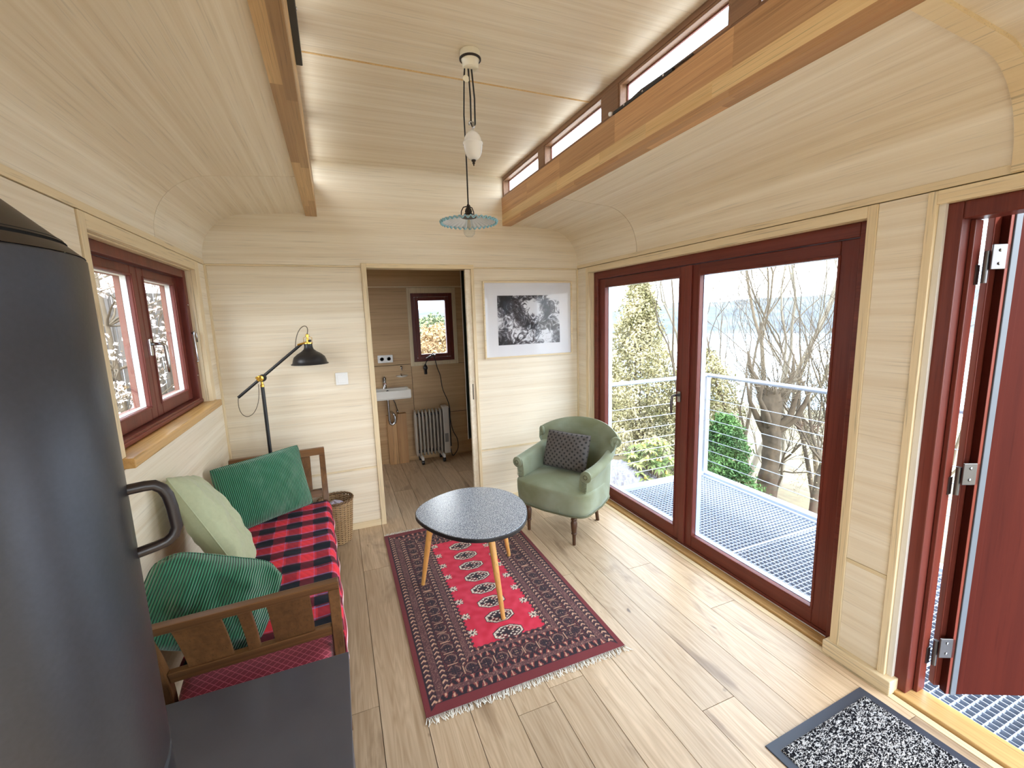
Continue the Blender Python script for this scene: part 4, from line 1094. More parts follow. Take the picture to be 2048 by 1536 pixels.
# ---- light switch
t = thing('light_switch', 'white square light switch on the wall left of the doorway', 'switch', (0.0155, YB, 1.1885))
MB().box(-0.0425, 0.0425, -0.010, 0.0, -0.0455, 0.0455).build('plate', M['white'], t, bevel=0.003)
MB().box(-0.028, 0.028, -0.014, -0.0095, -0.030, 0.030).build('rocker', M['white'], t, bevel=0.002)

# ---- framed photograph of rocks
def picture():
    t = thing('framed_picture', 'framed black and white picture of rocks in a wide white mount', 'picture', (1.542, YB, 1.574))
    hw, hh = 0.410, 0.3155
    MB().ring(-hw, hw, -hh, hh, 0.012, 'y', -0.024, -0.001).build('frame', M['trim_x'], t, bevel=0.001)
    MB().box(-hw + 0.012, hw - 0.012, -0.012, -0.002, -hh + 0.012, hh - 0.012).build('mount', plain('white mount', lin(232, 231, 234), 0.8), t)
    m, nt, bs = new_mat('rock print'); N = nt.nodes.new; L = nt.links.new
    tc = N('ShaderNodeTexCoord')
    nz = N('ShaderNodeTexNoise'); nz.inputs['Scale'].default_value = 14; nz.inputs['Detail'].default_value = 8; nz.inputs['Roughness'].default_value = 0.72; nz.inputs['Distortion'].default_value = 1.8
    vo = N('ShaderNodeTexVoronoi'); vo.inputs['Scale'].default_value = 6.5; vo.feature = 'SMOOTH_F1'
    ad = N('ShaderNodeVectorMath'); ad.operation = 'MULTIPLY_ADD'; ad.inputs[1].default_value = (0.12, 0.12, 0.12)
    L(tc.outputs['Object'], nz.inputs['Vector']); L(nz.outputs['Color'], ad.inputs[0]); L(tc.outputs['Object'], ad.inputs[2]); L(ad.outputs[0], vo.inputs['Vector'])
    mt = N('ShaderNodeMath'); mt.operation = 'MULTIPLY_ADD'; mt.inputs[1].default_value = -0.9; L(vo.outputs['Distance'], mt.inputs[0]); 
    m3 = N('ShaderNodeMath'); m3.operation = 'MULTIPLY_ADD'; m3.inputs[1].default_value = 1.25; m3.inputs[2].default_value = 0.28; L(nz.outputs['Fac'], m3.inputs[0]); L(m3.outputs[0], mt.inputs[2])
    rp = N('ShaderNodeValToRGB'); rp.color_ramp.elements[0].position = 0.40; rp.color_ramp.elements[0].color = lin(18, 17, 20); rp.color_ramp.elements[1].position = 0.66; rp.color_ramp.elements[1].color = lin(226, 226, 230)
    x = rp.color_ramp.elements.new(0.52); x.color = lin(104, 100, 106)
    L(mt.outputs[0], rp.inputs['Fac']); L(rp.outputs['Color'], bs.inputs['Base Color']); bs.inputs['Roughness'].default_value = 0.6
    MB().box(-0.288, 0.288, -0.0132, -0.0121, -0.208, 0.200).build('print', m, t)
    MB().box(-hw + 0.012, hw - 0.012, -0.0205, -0.0185, -hh + 0.012, hh - 0.012).build('glazing', glass_mat('picture glass', (0.99, 0.99, 0.99, 1), 0.35), t)
picture()

# ---- pendant lamp with counterweight
def pendant():
    t = thing('pendant_lamp', 'old rise-and-fall pendant lamp with a blue frilled glass shade', 'lamp', (0.612, 1.911, 0.0))
    ivory = plain('ivory ceramic', lin(226, 216, 190), 0.3, noise_amt=0.12, scale=20)
    dk = plain('dark bronze', lin(52, 44, 38), 0.45, metal=0.6)
    cx = 0.010
    cn = MB().lathe([(0.0, 2.699), (0.042, 2.699), (0.043, 2.672), (0.040, 2.668), (0.036, 2.664), (0.032, 2.636), (0.026, 2.632), (0, 2.632)], 30, (cx, 0, 0)).build('ceiling_cup', ivory, t, smooth=True, auto=40)
    MB().lathe([(0.0405, 2.674), (0.0455, 2.672), (0.0455, 2.667), (0.0395, 2.665)], 30, (cx, 0, 0), cap=False).build('cup_ring', dk, cn, smooth=True)
    MB().tube([(cx - 0.020, 0.0, 2.634), (cx - 0.022, 0, 2.600)], 0.004, 6).build('pulley_hook', ivory, t)
    MB().lathe([(0.0, -0.003), (0.014, -0.003), (0.011, 0), (0.014, 0.003), (0, 0.003)], 18, (cx - 0.022, 0, 2.592), Matrix.Rotation(PI / 2, 3, 'X')).build('pulley', ivory, t, smooth=True, auto=30)
    c = MB().tube([(cx - 0.026, 0, 2.63), (cx - 0.030, 0, 2.60), (-0.028, 0, 2.45), (-0.026, 0, 2.25), (-0.027, 0, 2.088)], 0.0032, 6); c.build('cord', M['black_cord'], t, smooth=True)
    MB().tube([(cx - 0.010, 0, 2.634), (cx - 0.006, 0, 2.52), (cx - 0.008, 0.0, 2.420)], 0.0036, 6).build('cord', M['black_cord'], t, smooth=True)
    MB().tube([(cx + 0.004, 0, 2.634), (cx + 0.012, 0, 2.52), (cx + 0.010, 0.0, 2.420), (cx + 0.001, 0, 2.400), (cx - 0.008, 0, 2.420)], 0.0036, 6).build('cord', M['black_cord'], t, smooth=True)
    w = MB().lathe([(0.0, 2.388), (0.007, 2.387), (0.010, 2.382), (0.018, 2.378), (0.026, 2.371), (0.032, 2.362), (0.0365, 2.351), (0.039, 2.341), (0.0395, 2.338), (0.0425, 2.336), (0.0425, 2.330), (0.0395, 2.328), (0.0392, 2.318), (0.0375, 2.306), (0.0340, 2.293), (0.0285, 2.281), (0.021, 2.272), (0.012, 2.268), (0.0, 2.267)], 32, (0.0, -0.02, 0)).build('counterweight', plain('white porcelain', lin(236, 234, 230), 0.16, coat=0.5), t, smooth=True)
    MB().lathe([(0.010, 2.268), (0.009, 2.262), (0.005, 2.260), (0.006, 2.254), (0.003, 2.250), (0.002, 2.244), (0, 2.243)], 12, (0, -0.02, 0)).build('finial', dk, w, smooth=True)
    MB().tube([(0.0, -0.02, 2.388), (0.008, -0.02, 2.402), (0.006, -0.012, 2.420), (-0.006, -0.006, 2.425), (-0.010, -0.012, 2.410)], 0.004, 8).build('hook', M['chrome'], w, smooth=True)
    sx = -0.027
    h = MB().lathe([(0.0, 2.092), (0.005, 2.090), (0.008, 2.078), (0.013, 2.070), (0.016, 2.060), (0.014, 2.054), (0.020, 2.050), (0.022, 2.044), (0.030, 2.040), (0.033, 2.034), (0.0, 2.034)], 24, (sx, 0, 0)).build('lamp_holder', dk, t, smooth=True, auto=40)
    g = MB()
    for k in range(3):
        a = 2 * PI * k / 3 + 0.5
        g.tube([(sx + 0.006 * math.cos(a), 0.006 * math.sin(a), 2.082), (sx + 0.022 * math.cos(a), 0.022 * math.sin(a), 2.080), (sx + 0.032 * math.cos(a), 0.032 * math.sin(a), 2.064), (sx + 0.034 * math.cos(a), 0.034 * math.sin(a), 2.036)], 0.0024, 6)
    g.build('gallery', dk, h, smooth=True)
    m, nt, bs = new_mat('opal glass'); bs.inputs['Base Color'].default_value = lin(226, 232, 236); bs.inputs['Roughness'].default_value = 0.12
    bs.inputs['Transmission Weight'].default_value = 0.25; bs.inputs['Subsurface Weight'].default_value = 0.0
    def fr(p, a, r, z):
        k = max(0.0, (r - 0.085) / 0.042); w_ = math.sin(a * 34) * 0.0065 * k * k
        return Vector((p.x * (1 + w_ * 2.5), p.y * (1 + w_ * 2.5), p.z + w_))
    out = [(0.030, 2.040), (0.036, 2.036), (0.055, 2.034), (0.085, 2.028), (0.112, 2.020), (0.118, 2.018)]
    s = MB().lathe(out, 204, (sx, 0, 0), cap=False, fn=fr).build('shade', m, t, smooth=True)
    so = s.modifiers.new('thick', 'SOLIDIFY'); so.thickness = 0.0025
    MB().lathe([(0.117, 2.0185), (0.123, 2.0165), (0.127, 2.015)], 204, (sx, 0, 0), cap=False, fn=fr).build('shade_rim', plain('blue glass rim', lin(140, 192, 210), 0.15), s, smooth=True).modifiers.new('thick', 'SOLIDIFY').thickness = 0.003
    b = MB().lathe([(0.0, 1.952), (0.012, 1.954), (0.022, 1.963), (0.026, 1.976), (0.024, 1.990), (0.016, 2.010), (0.014, 2.030)], 24, (sx, 0, 0), cap=False).build('bulb', M['bulb'], t, smooth=True)
    f = MB()
    for k in range(4):
        a = PI / 2 * k
        f.tube([(sx + 0.004 * math.cos(a), 0.004 * math.sin(a), 2.025), (sx + 0.010 * math.cos(a), 0.010 * math.sin(a), 1.985)], 0.0012, 5)
    f.build('filament', plain('filament', lin(190, 170, 130), 0.4), b)
pendant()
# ---- armchair
def armchair():
    b = Vector((0.868, 0.497, 0)).normalized()
    t = thing('armchair', 'green velvet tub armchair with scrolled back and arms in the far corner', 'armchair', (1.523, 2.771, 0.0), math.atan2(b.y, b.x) - PI / 2)
    m, nt, bs = new_mat('sage velvet'); N = nt.nodes.new; L = nt.links.new
    tc = N('ShaderNodeTexCoord'); nz = N('ShaderNodeTexNoise'); nz.inputs['Scale'].default_value = 3.2; nz.inputs['Detail'].default_value = 4; nz.inputs['Distortion'].default_value = 0.4
    rp = N('ShaderNodeValToRGB'); rp.color_ramp.elements[0].position = 0.36; rp.color_ramp.elements[0].color = lin(118, 122, 90); rp.color_ramp.elements[1].position = 0.64; rp.color_ramp.elements[1].color = lin(146, 154, 132)
    L(tc.outputs['Object'], nz.inputs['Vector']); L(nz.outputs['Fac'], rp.inputs['Fac']); L(rp.outputs['Color'], bs.inputs['Base Color'])
    bs.inputs['Roughness'].default_value = 0.75; bs.inputs['Sheen Weight'].default_value = 0.7; bs.inputs['Sheen Roughness'].default_value = 0.35; bs.inputs['Sheen Tint'].default_value = lin(206, 218, 210)
    n2 = N('ShaderNodeTexNoise'); n2.inputs['Scale'].default_value = 260; L(tc.outputs['Object'], n2.inputs['Vector'])
    bp = N('ShaderNodeBump'); bp.inputs['Strength'].default_value = 0.2; bp.inputs['Distance'].default_value = 0.002; L(n2.outputs['Fac'], bp.inputs['Height']); L(bp.outputs[0], bs.inputs['Normal'])
    # --- back: front surface up, over the scroll, down the outside
    def hwid(z): # half width by height
        zs = [(0.20, 0.225), (0.38, 0.262), (0.50, 0.270), (0.58, 0.272), (0.66, 0.300), (0.72, 0.335), (0.90, 0.348)]
        for (a, wa), (c, wc) in zip(zs[:-1], zs[1:]):
            if z <= c: q = max(0, (z - a) / (c - a)); q = q * q * (3 - 2 * q); return wa + (wc - wa) * q
        return zs[-1][1]
    sect = []
    for k in range(9):   # inner face
        q = k / 8; sect.append((0.165 + 0.085 * q ** 1.3, 0.34 + 0.415 * q, 0))
    for k in range(1, 13):   # scroll rolling backwards
        a = PI * 0.60 - k / 12 * PI * 1.35; r = 0.036
        sect.append((0.282 + r * math.cos(a), 0.757 + r * math.sin(a), 1))
    sect += [(0.276, 0.70, 2), (0.266, 0.60, 2), (0.252, 0.45, 2), (0.240, 0.33, 2), (0.232, 0.225, 2)]
    nS = len(sect)
    def back(u, v):
        y, z, kind = sect[min(nS - 1, int(round(v * (nS - 1))))]
        a = u * 2 - 1
        zz = z - (0.070 * a * a + 0.018 * a ** 6) * smoothstep(0.40, 0.76, z)
        w = hwid(z)
        wrap = 0.125 * abs(a) ** 2.4 * (1 if z > 0.3 else 0.8)
        return (a * w, y - wrap + 0.02, zz)
    g = MB(); nu = 41; g.grid(back, nu, nS)
    for side in (0, nu - 1):
        idx = [j * nu + side for j in range(nS)]; cc = len(g.v)
        px = sum(g.v[i][0] for i in idx) / nS; pyy = sum(g.v[i][1] for i in idx) / nS; pz = sum(g.v[i][2] for i in idx) / nS
        g.f.append(tuple(idx) if side else tuple(idx[::-1]))
    bk = g.build('backrest', m, t, smooth=True, auto=60)
    for a in (-1, 1):
        c = Vector((a * 0.338, 0.282 + 0.02 - 0.125, 0.757 - 0.088))
        rot = Vector((a * 0.62, -0.78, 0.0)).to_track_quat('Z', 'Y').to_matrix(); c += Vector((-a * 0.012, -0.012, 0.0))
        MB().lathe([(0.034, -0.016), (0.040, -0.006), (0.041, 0.004), (0.034, 0.010), (0.026, 0.006), (0.018, 0.008), (0.013, 0.014), (0, 0.015)], 20, c, rot).build('scroll_end', m, bk, smooth=True)
    # --- arms
    for s in (-1, 1):
        path = []
        nP = 18
        def arm(u, v):
            # v along arm from back (0) to front (1); u round the section
            y = 0.17 - 0.385 * v
            xc = 0.268 + 0.020 * math.sin(v * PI * 0.8) - 0.008 * v
            ztop = 0.585 - 0.030 * v + 0.03 * (1 - v) ** 3
            r = 0.030 + 0.008 * v
            # section: inner face from seat up to the scroll, over, and down outside
            S = [(-0.030, 0.300), (-0.034, 0.36), (-0.036, ztop - 0.085), (-0.030, ztop - 0.05)]
            for k in range(11):
                a = PI * 0.92 - k / 10 * PI * 1.30; S.append((0.016 + r * 1.15 * math.cos(a), ztop - r + r * math.sin(a)))
            zb_ = 0.235 + 0.125 * v ** 3
            S += [(0.022, ztop - 0.085), (0.018, ztop - 0.12), (0.012, max(zb_ + 0.02, 0.34)), (0.004, zb_), (-0.030, zb_)]
            S[0] = (S[0][0], max(0.300, zb_ + 0.004))
            k = int(round(u * (len(S)))) % len(S); q = S[k]
            return (s * (xc + q[0]), y, q[1])
        n_s = 20; g = MB(); g.grid(arm, n_s, nP, cu=True)
        g.f.append(tuple(range(n_s))); g.f.append(tuple((nP - 1) * n_s + i for i in range(n_s)))
        ar = g.build('arm', m, t, smooth=True, auto=55)
        c = Vector((s * (0.272 + 0.018), -0.215, 0.555 - 0.038))
        Rx = Matrix.Rotation(PI / 2, 3, 'X')
        MB().lathe([(0.040, -0.004), (0.041, 0.006), (0.036, 0.010), (0.022, 0.008), (0.020, 0.012), (0.014, 0.014), (0.0, 0.013)], 22, c, Rx).build('scroll_end', m, ar, smooth=True)
        MB().lathe([(0.0165, 0.011), (0.017, 0.0145), (0.013, 0.016), (0.011, 0.013), (0, 0.013)], 18, c, Rx).build('piping', plain('dark welt', lin(84, 82, 56), 0.7), ar, smooth=True)
        pl = MB()
        for k in range(6):
            z0 = 0.474 - k * 0.012
            pl.tube([(s * 0.258, -0.2162, z0), (s * 0.276, -0.2185, z0 - 0.003), (s * 0.296, -0.2162, z0 + 0.002)], 0.0030, 5)
        pl.build('pleats', m, ar, smooth=True)
    # --- seat
    out = []
    for k in range(72):
        a = 2 * PI * k / 72; ca, sa = math.cos(a), math.sin(a); p = 0.24
        x = 0.304 * math.copysign(abs(ca) ** p, ca); y = math.copysign(abs(sa) ** p, sa)
        if y < 0: yy = 0.252 * y - 0.045 * max(0.0, 1 - (x / 0.32) ** 2) ; x *= 1.0
        else: yy = 0.235 * y; x *= 1 - 0.12 * y
        out.append((x, yy))
    prof = [(0.93, 0.226), (0.975, 0.232), (0.985, 0.27), (1.0, 0.33), (1.0, 0.380), (0.992, 0.393), (0.965, 0.399), (0.88, 0.407), (0.75, 0.416), (0.5, 0.427), (0.25, 0.432), (0.0, 0.433)]
    g = MB(); g.grid(lambda u, v: (lambda q, o: (o[0] * q[0], o[1] * q[0], q[1]))(prof[int(round(v * (len(prof) - 1)))], out[int(round(u * 72)) % 72]), 72, len(prof), cu=True)
    g.f.append(tuple(range(72)))
    st = g.build('seat', m, t, smooth=True)
    MB().tube([(x * 0.985, y * 0.985, 0.232) for x, y in out], 0.006, 6, closed=True).build('lower_piping', plain('olive welt', lin(96, 96, 70), 0.8), st, smooth=True)
    pl = MB()
    for dx in (-0.008, 0.006, 0.018): pl.tube([(0.10 + dx, -0.279, 0.245), (0.10 + dx * 0.8, -0.285, 0.29), (0.10 + dx * 0.3, -0.284, 0.325)], [0.004, 0.003, 0.001], 5)
    pl.build('front_pleats', m, st, smooth=True)
    # --- legs
    lw = wood('dark turned wood', lin(104, 70, 46), lin(66, 42, 28), 'z', across=60, rough=0.35)
    prof = [(0.0, 0.0), (0.010, 0.0), (0.012, 0.004), (0.0125, 0.05), (0.0135, 0.078), (0.019, 0.082), (0.020, 0.088), (0.016, 0.094), (0.018, 0.10), (0.0225, 0.145), (0.0235, 0.165), (0.019, 0.178), (0.017, 0.184), (0.022, 0.189), (0.022, 0.196), (0.017, 0.202), (0.019, 0.210), (0.024, 0.214), (0.024, 0.236), (0, 0.236)]
    for x in (-0.195, 0.195):
        MB().lathe(prof, 18, (x, -0.220, 0)).build('leg', lw, t, smooth=True, auto=50)
    for x in (-0.155, 0.155):
        sx = math.copysign(1, x)
        MB().tube([(x, 0.213, 0.0), (x - sx * 0.003, 0.205, 0.06), (x - sx * 0.006, 0.185, 0.14), (x - sx * 0.008, 0.165, 0.236)], [0.014, 0.014, 0.016, 0.020], 10).build('leg', lw, t, smooth=True, auto=50)
    # --- cushion on the chair
    m2, nt, bs = new_mat('grey dotted cushion'); N = nt.nodes.new; L = nt.links.new
    tc = N('ShaderNodeTexCoord'); mp = N('ShaderNodeMapping'); mp.inputs['Scale'].default_value = (34, 34, 0.001); mp.inputs['Rotation'].default_value = (0, 0, PI / 4)
    vo = N('ShaderNodeTexVoronoi'); vo.inputs['Randomness'].default_value = 0.0; vo.inputs['Scale'].default_value = 1.0
    rp = N('ShaderNodeValToRGB'); rp.color_ramp.interpolation = 'LINEAR'; rp.color_ramp.elements[0].position = 0.22; rp.color_ramp.elements[0].color = lin(44, 42, 40); rp.color_ramp.elements[1].position = 0.30; rp.color_ramp.elements[1].color = lin(92, 86, 82)
    L(tc.outputs['Object'], mp.inputs[0]); L(mp.outputs[0], vo.inputs['Vector']); L(vo.outputs['Distance'], rp.inputs['Fac']); L(rp.outputs['Color'], bs.inputs['Base Color']); bs.inputs['Roughness'].default_value = 0.9
    fx = Vector((b.y, -b.x, 0)); c = Vector((1.523, 2.771, 0)) + fx * (-0.030) + b * 0.060 + Vector((0, 0, 0.575))
    mx = basis(fx, b * 0.34 + Vector((0, 0, 0.94)))
    pillow('throw_pillow', 'dark grey cushion with small dots resting on the armchair', 0.385, 0.29, 0.12, c, mx, m2, 21.0, wr=0.010)
armchair()

# ---- wood stove, close on the left
def stove():
    cx, cy, r = -0.487, 0.700, 0.200
    t = thing('wood_stove', 'tall black cylindrical wood stove filling the left edge', 'stove', (cx, cy, 0.0))
    sm = M['stove']
    MB().lathe([(0.0, 0.0), (r - 0.02, 0.0), (r - 0.015, 0.02), (r, 0.03), (r, 0.952), (r - 0.004, 0.956)], 72, cap=True).build('lower_body', sm, t, smooth=True, auto=40)
    MB().lathe([(r - 0.006, 0.950), (r - 0.006, 0.966)], 72, cap=False).build('groove', M['seam'], t)
    MB().lathe([(r - 0.004, 0.960), (r, 0.964), (r, 1.689), (r - 0.002, 1.692), (r - 0.004, 1.6925)], 72, cap=False).build('upper_body', sm, t, smooth=True, auto=40)
    cap = plain('stove cap steel', lin(52, 47, 46), 0.40, metal=0.35)
    MB().lathe([(r - 0.001, 1.6925), (r - 0.015, 1.7065), (r - 0.017, 1.7065)], 72, cap=False).build('cap_ring', cap, t, smooth=True, auto=30)
    MB().lathe([(r - 0.020, 1.704), (r - 0.019, 1.714)], 72, cap=False).build('cap_seam', M['seam'], t)
    MB().lathe([(r - 0.0165, 1.7105), (0.085, 1.808), (0.078, 1.816), (0.078, 1.83)], 72, cap=False).build('hood', cap, t, smooth=True, auto=30)
    MB().tube([(0, 0, 1.83), (0, 0, 2.36)], 0.075, 32).build('flue', cap, t, smooth=True, auto=40)
    # handle: U-shaped grip fixed at its lower end, on the side towards the daybed
    a = math.radians(90 - (-21.26)) # sight line azimuth
    los = Vector((math.sin(math.radians(-21.26)), math.cos(math.radians(-21.26)), 0)); rad = Vector((los.y, -los.x, 0))
    p0 = rad * (r - 0.010) - los * 0.012
    def P(o, z, k=0.0): return p0 + rad * o + los * k + Vector((0, 0, z))
    pts = [P(0.0, 1.273), P(0.030, 1.276), P(0.044, 1.279), P(0.053, 1.286), P(0.058, 1.298), P(0.056, 1.330), P(0.053, 1.350), P(0.048, 1.362), P(0.039, 1.370), P(0.028, 1.3715), P(0.006, 1.3715)]
    MB().tube(pts, 0.0078, 16).build('door_handle', plain('brown-black handle', lin(40, 32, 32), 0.35), t, smooth=True, auto=60)
    q = P(-0.002, 1.273)
    d = rad
    mz = basis(Vector((0, 0, 1)), los); mz = Matrix((mz.col[0], mz.col[1], mz.col[2])).transposed()
    MB().tube([q - rad * 0.004, q + rad * 0.004], [0.013, 0.010], 16).build('handle_boss', sm, t, smooth=True)
stove()

# ---- low black box beside the stove
t = thing('log_box', 'low box with a matt black top beside the stove', 'box', (-0.39, 1.18, 0.0))
MB().box(-0.325, 0.325, -0.245, 0.245, 0.0, 0.484).build('body', M['plate'], t, bevel=0.003)
MB().box(-0.335, 0.339, -0.255, 0.257, 0.4845, 0.500).build('top_plate', M['plate'], t, bevel=0.002)

# ================================================================== washroom fittings
def washroom():
    # basin
    t = thing('washbasin', 'small white wall-hung washbasin in the washroom', 'washbasin', (0.470, BY, 0.0))
    g = MB(); x0, x1, y0, y1, z0, z1 = -0.235, 0.228, -0.275, -0.001, 0.772, 0.868
    g.box(x0, x1, y0, y0 + 0.022, z0 + 0.01, z1); g.box(x0, x1, y1 - 0.09, y1, z0 + 0.01, z1); g.box(x0, x0 + 0.022, y0 + 0.022, y1 - 0.09, z0 + 0.01, z1); g.box(x1 - 0.022, x1, y0 + 0.022, y1 - 0.09, z0 + 0.01, z1)
    g.box(x0 + 0.004, x1 - 0.004, y0 + 0.004, y1, z0, z0 + 0.022)
    bs_ = g.build('basin', M['ceramic'], t, bevel=0.006, seg=3)
    MB().lathe([(0.0, 0.0), (0.016, 0.0), (0.016, 0.002), (0, 0.002)], 14, (0.0, -0.1035, 0.838), Matrix.Rotation(PI / 2, 3, 'X')).build('overflow', M['seam'], bs_)
    f = MB(); f.lathe([(0.024, 0.868), (0.022, 0.872), (0.020, 0.955), (0.022, 0.96), (0.022, 0.985), (0.014, 0.992), (0, 0.992)], 18, (-0.02, -0.050, 0)); f.tube([(-0.02, -0.055, 0.935), (-0.02, -0.14, 0.925)], 0.011, 10); f.tube([(-0.02, -0.05, 0.99), (-0.02, -0.10, 1.006)], 0.006, 8)
    f.build('tap', M['chrome'], t, smooth=True, auto=40)
    p = MB(); xx = -0.005
    p.lathe([(0.030, 0.772), (0.030, 0.762), (0.014, 0.750), (0.014, 0.74)], 16, (xx, -0.13, 0))
    p.tube([(xx, -0.13, 0.75), (xx, -0.13, 0.52), (xx + 0.008, -0.13, 0.488), (xx + 0.030, -0.13, 0.472), (xx + 0.054, -0.13, 0.488), (xx + 0.062, -0.13, 0.52), (xx + 0.062, -0.13, 0.56), (xx + 0.056, -0.125, 0.585), (xx + 0.045, -0.10, 0.592), (xx + 0.040, -0.003, 0.592)], 0.0135, 12)
    p.build('drain_trap', M['chrome'], t, smooth=True, auto=50)
    MB().tube([(0.045, -0.10, 0.77), (0.075, -0.08, 0.70), (0.095, -0.06, 0.62), (0.095, -0.03, 0.585)], 0.005, 8).build('supply_hose', M['steel'], t, smooth=True)
    MB().lathe([(0.0, -0.02), (0.012, -0.02), (0.012, 0.012), (0.006, 0.016), (0, 0.016)], 12, (0.098, -0.035, 0.595)).build('stop_valve', M['chrome'], t, smooth=True)
    # boxed-in pipes below the basin: two boards with a notch
    t = thing('pipe_boards', 'two upright pine boards with a notch below the washbasin', 'boards', (0.550, BY, 0.0))
    pw = wood('pine board', lin(206, 164, 116), lin(178, 134, 90), 'z', across=40, rough=0.5)
    MB().prism([(-0.105, 0.0), (-0.006, 0.0), (-0.006, 0.470), (-0.085, 0.470), (-0.090, 0.50), (-0.092, 0.566), (-0.105, 0.566)], 'y', -0.072, -0.012).build('board', pw, t, bevel=0.002)
    MB().prism([(-0.004, 0.0), (0.107, 0.0), (0.107, 0.572), (0.012, 0.572), (0.008, 0.50), (-0.004, 0.48)], 'y', -0.072, -0.012).build('board', pw, t, bevel=0.002)
    # socket
    t = thing('double_socket', 'white double socket on the wall above the washbasin', 'socket', (0.483, BY, 1.186))
    MB().box(-0.080, 0.080, -0.010, 0, -0.042, 0.042).build('plate', M['white'], t, bevel=0.003)
    for x in (-0.037, 0.037):
        MB().lathe([(0.022, 0.0), (0.022, 0.002), (0.019, 0.002), (0.018, -0.006), (0, -0.006)], 22, (x, -0.010, 0), Matrix.Rotation(PI / 2, 3, 'X')).build('outlet', plain('outlet well', lin(196, 194, 190), 0.5), t, smooth=True, auto=30)
    # soap dish and hook
    t = thing('soap_dish', 'glass soap dish on a chrome wall bracket beside the tap', 'soap dish', (0.640, BY, 0.985))
    MB().lathe([(0.0, -0.004), (0.040, -0.002), (0.060, 0.006), (0.064, 0.013), (0.058, 0.010), (0.036, 0.004), (0, 0.003)], 24, (0, -0.070, 0)).build('dish', M['ceramic'], t, smooth=True)
    MB().tube([(0, 0, 0.022), (0, -0.012, 0.022), (0, -0.02, 0.012), (0, -0.05, -0.003)], 0.008, 10).build('bracket', M['chrome'], t, smooth=True)
    t = thing('wall_hook', 'small chrome hook on the washroom wall above the soap dish', 'hook', (0.648, BY, 1.075))
    MB().tube([(0, -0.002, 0.022), (0, -0.012, 0.0), (0, -0.022, -0.020), (0, -0.034, -0.012)], [0.012, 0.010, 0.008, 0.007], 8).build('hook', M['chrome'], t, smooth=True)
    # oil radiator
    t = thing('oil_radiator', 'grey oil-filled radiator on castors on the washroom floor', 'radiator', (0.925, 4.790, 0.0))
    rm = plain('radiator enamel', lin(190, 182, 170), 0.35); dkm = plain('radiator dark', lin(58, 52, 48), 0.5)
    fin = None
    for k in range(8):
        x = -0.185 + k * 0.0395
        if fin is None:
            g = MB(); pts = []
            for i in range(24):
                a = 2 * PI * i / 24; ca, sa = math.cos(a), math.sin(a); p = 0.42
                pts.append((0.068 * math.copysign(abs(ca) ** p, ca), 0.345 + 0.265 * math.copysign(abs(sa) ** p, sa)))
            g.prism(pts, 'x', -0.003, 0.003)
            g.prism([(y * 0.72, 0.345 + (z - 0.345) * 0.93) for y, z in pts], 'x', -0.010, 0.010)
            fin = g.build('fin', rm, t, bevel=0.002); fin.location = (x, 0, 0)
        else: copy_obj(fin, t, (x, 0, 0))
    MB().tube([(-0.185, 0, 0.55), (0.10, 0, 0.55)], 0.018, 10).build('oil_pipe', dkm, t); MB().tube([(-0.185, 0, 0.13), (0.10, 0, 0.13)], 0.018, 10).build('oil_pipe', dkm, t)
    cb = MB().box(0.116, 0.185, -0.072, 0.072, 0.085, 0.628).build('control_box', rm, t, bevel=0.010, seg=3)
    MB().box(0.125, 0.165, -0.0745, -0.0725, 0.22, 0.32).build('control_panel', plain('grey panel', lin(120, 116, 112), 0.5), cb)
    MB().box(0.1855, 0.200, -0.060, 0.060, 0.16, 0.60).build('side_shell', M['black'], cb, bevel=0.004)
    for x in (-0.14, 0.10):
        br = MB().box(x - 0.012, x + 0.012, -0.105, 0.105, 0.050, 0.088).build('foot', M['white'], t, bevel=0.004)
        for y in (-0.088, 0.088):
            MB().lathe([(0.0, -0.014), (0.025, -0.014), (0.027, 0), (0.025, 0.014), (0, 0.014)], 16, (x, y, 0.027), Matrix.Rotation(PI / 2, 3, 'Y')).build('castor', M['black'], br, smooth=True, auto=40)
    # cable of the radiator and hanging plug
    t = thing('power_cable', 'black power cable hanging from the washroom window to the radiator', 'cable', (1.10, BY - 0.03, 0.0))
    def bez(P_, n=40):
        out = []
        for i in range(n + 1):
            q = i / n; pts = [Vector(x) for x in P_]
            while len(pts) > 1: pts = [pts[j].lerp(pts[j + 1], q) for j in range(len(pts) - 1)]
            out.append(pts[0])
        return out
    pts = [(0.985, 4.885, 1.200), (1.00, 4.880, 1.216), (1.022, 4.886, 1.150), (1.045, 4.895, 1.05), (1.075, 4.900, 0.96), (1.085, 4.90, 0.86), (1.10, 4.90, 0.78), (1.145, 4.90, 0.66), (1.165, 4.90, 0.56), (1.165, 4.90, 0.44), (1.185, 4.885, 0.30), (1.225, 4.86, 0.20), (1.225, 4.84, 0.10), (1.19, 4.83, 0.04), (1.15, 4.82, 0.02), (1.13, 4.82, 0.12)]
    # smooth the run
    sp = []
    for i in range(len(pts) - 1):
        p0, p1, p2, p3 = [Vector(pts[max(0, min(len(pts) - 1, i + k))]) for k in (-1, 0, 1, 2)]
        for s in range(5):
            q = s / 5; sp.append(0.5 * ((2 * p1) + (-p0 + p2) * q + (2 * p0 - 5 * p1 + 4 * p2 - p3) * q * q + (-p0 + 3 * p1 - 3 * p2 + p3) * q ** 3))
    MB().tube(sp, 0.0045, 7).build('cable', M['black_cord'], t, smooth=True, world=True)
    g = MB(); g.tube([(0.985, 4.885, 1.200), (0.950, 4.880, 1.165), (0.915, 4.878, 1.12), (0.910, 4.878, 1.095)], 0.005, 8); g.build('cable_end', M['black_cord'], t, smooth=True, world=True)
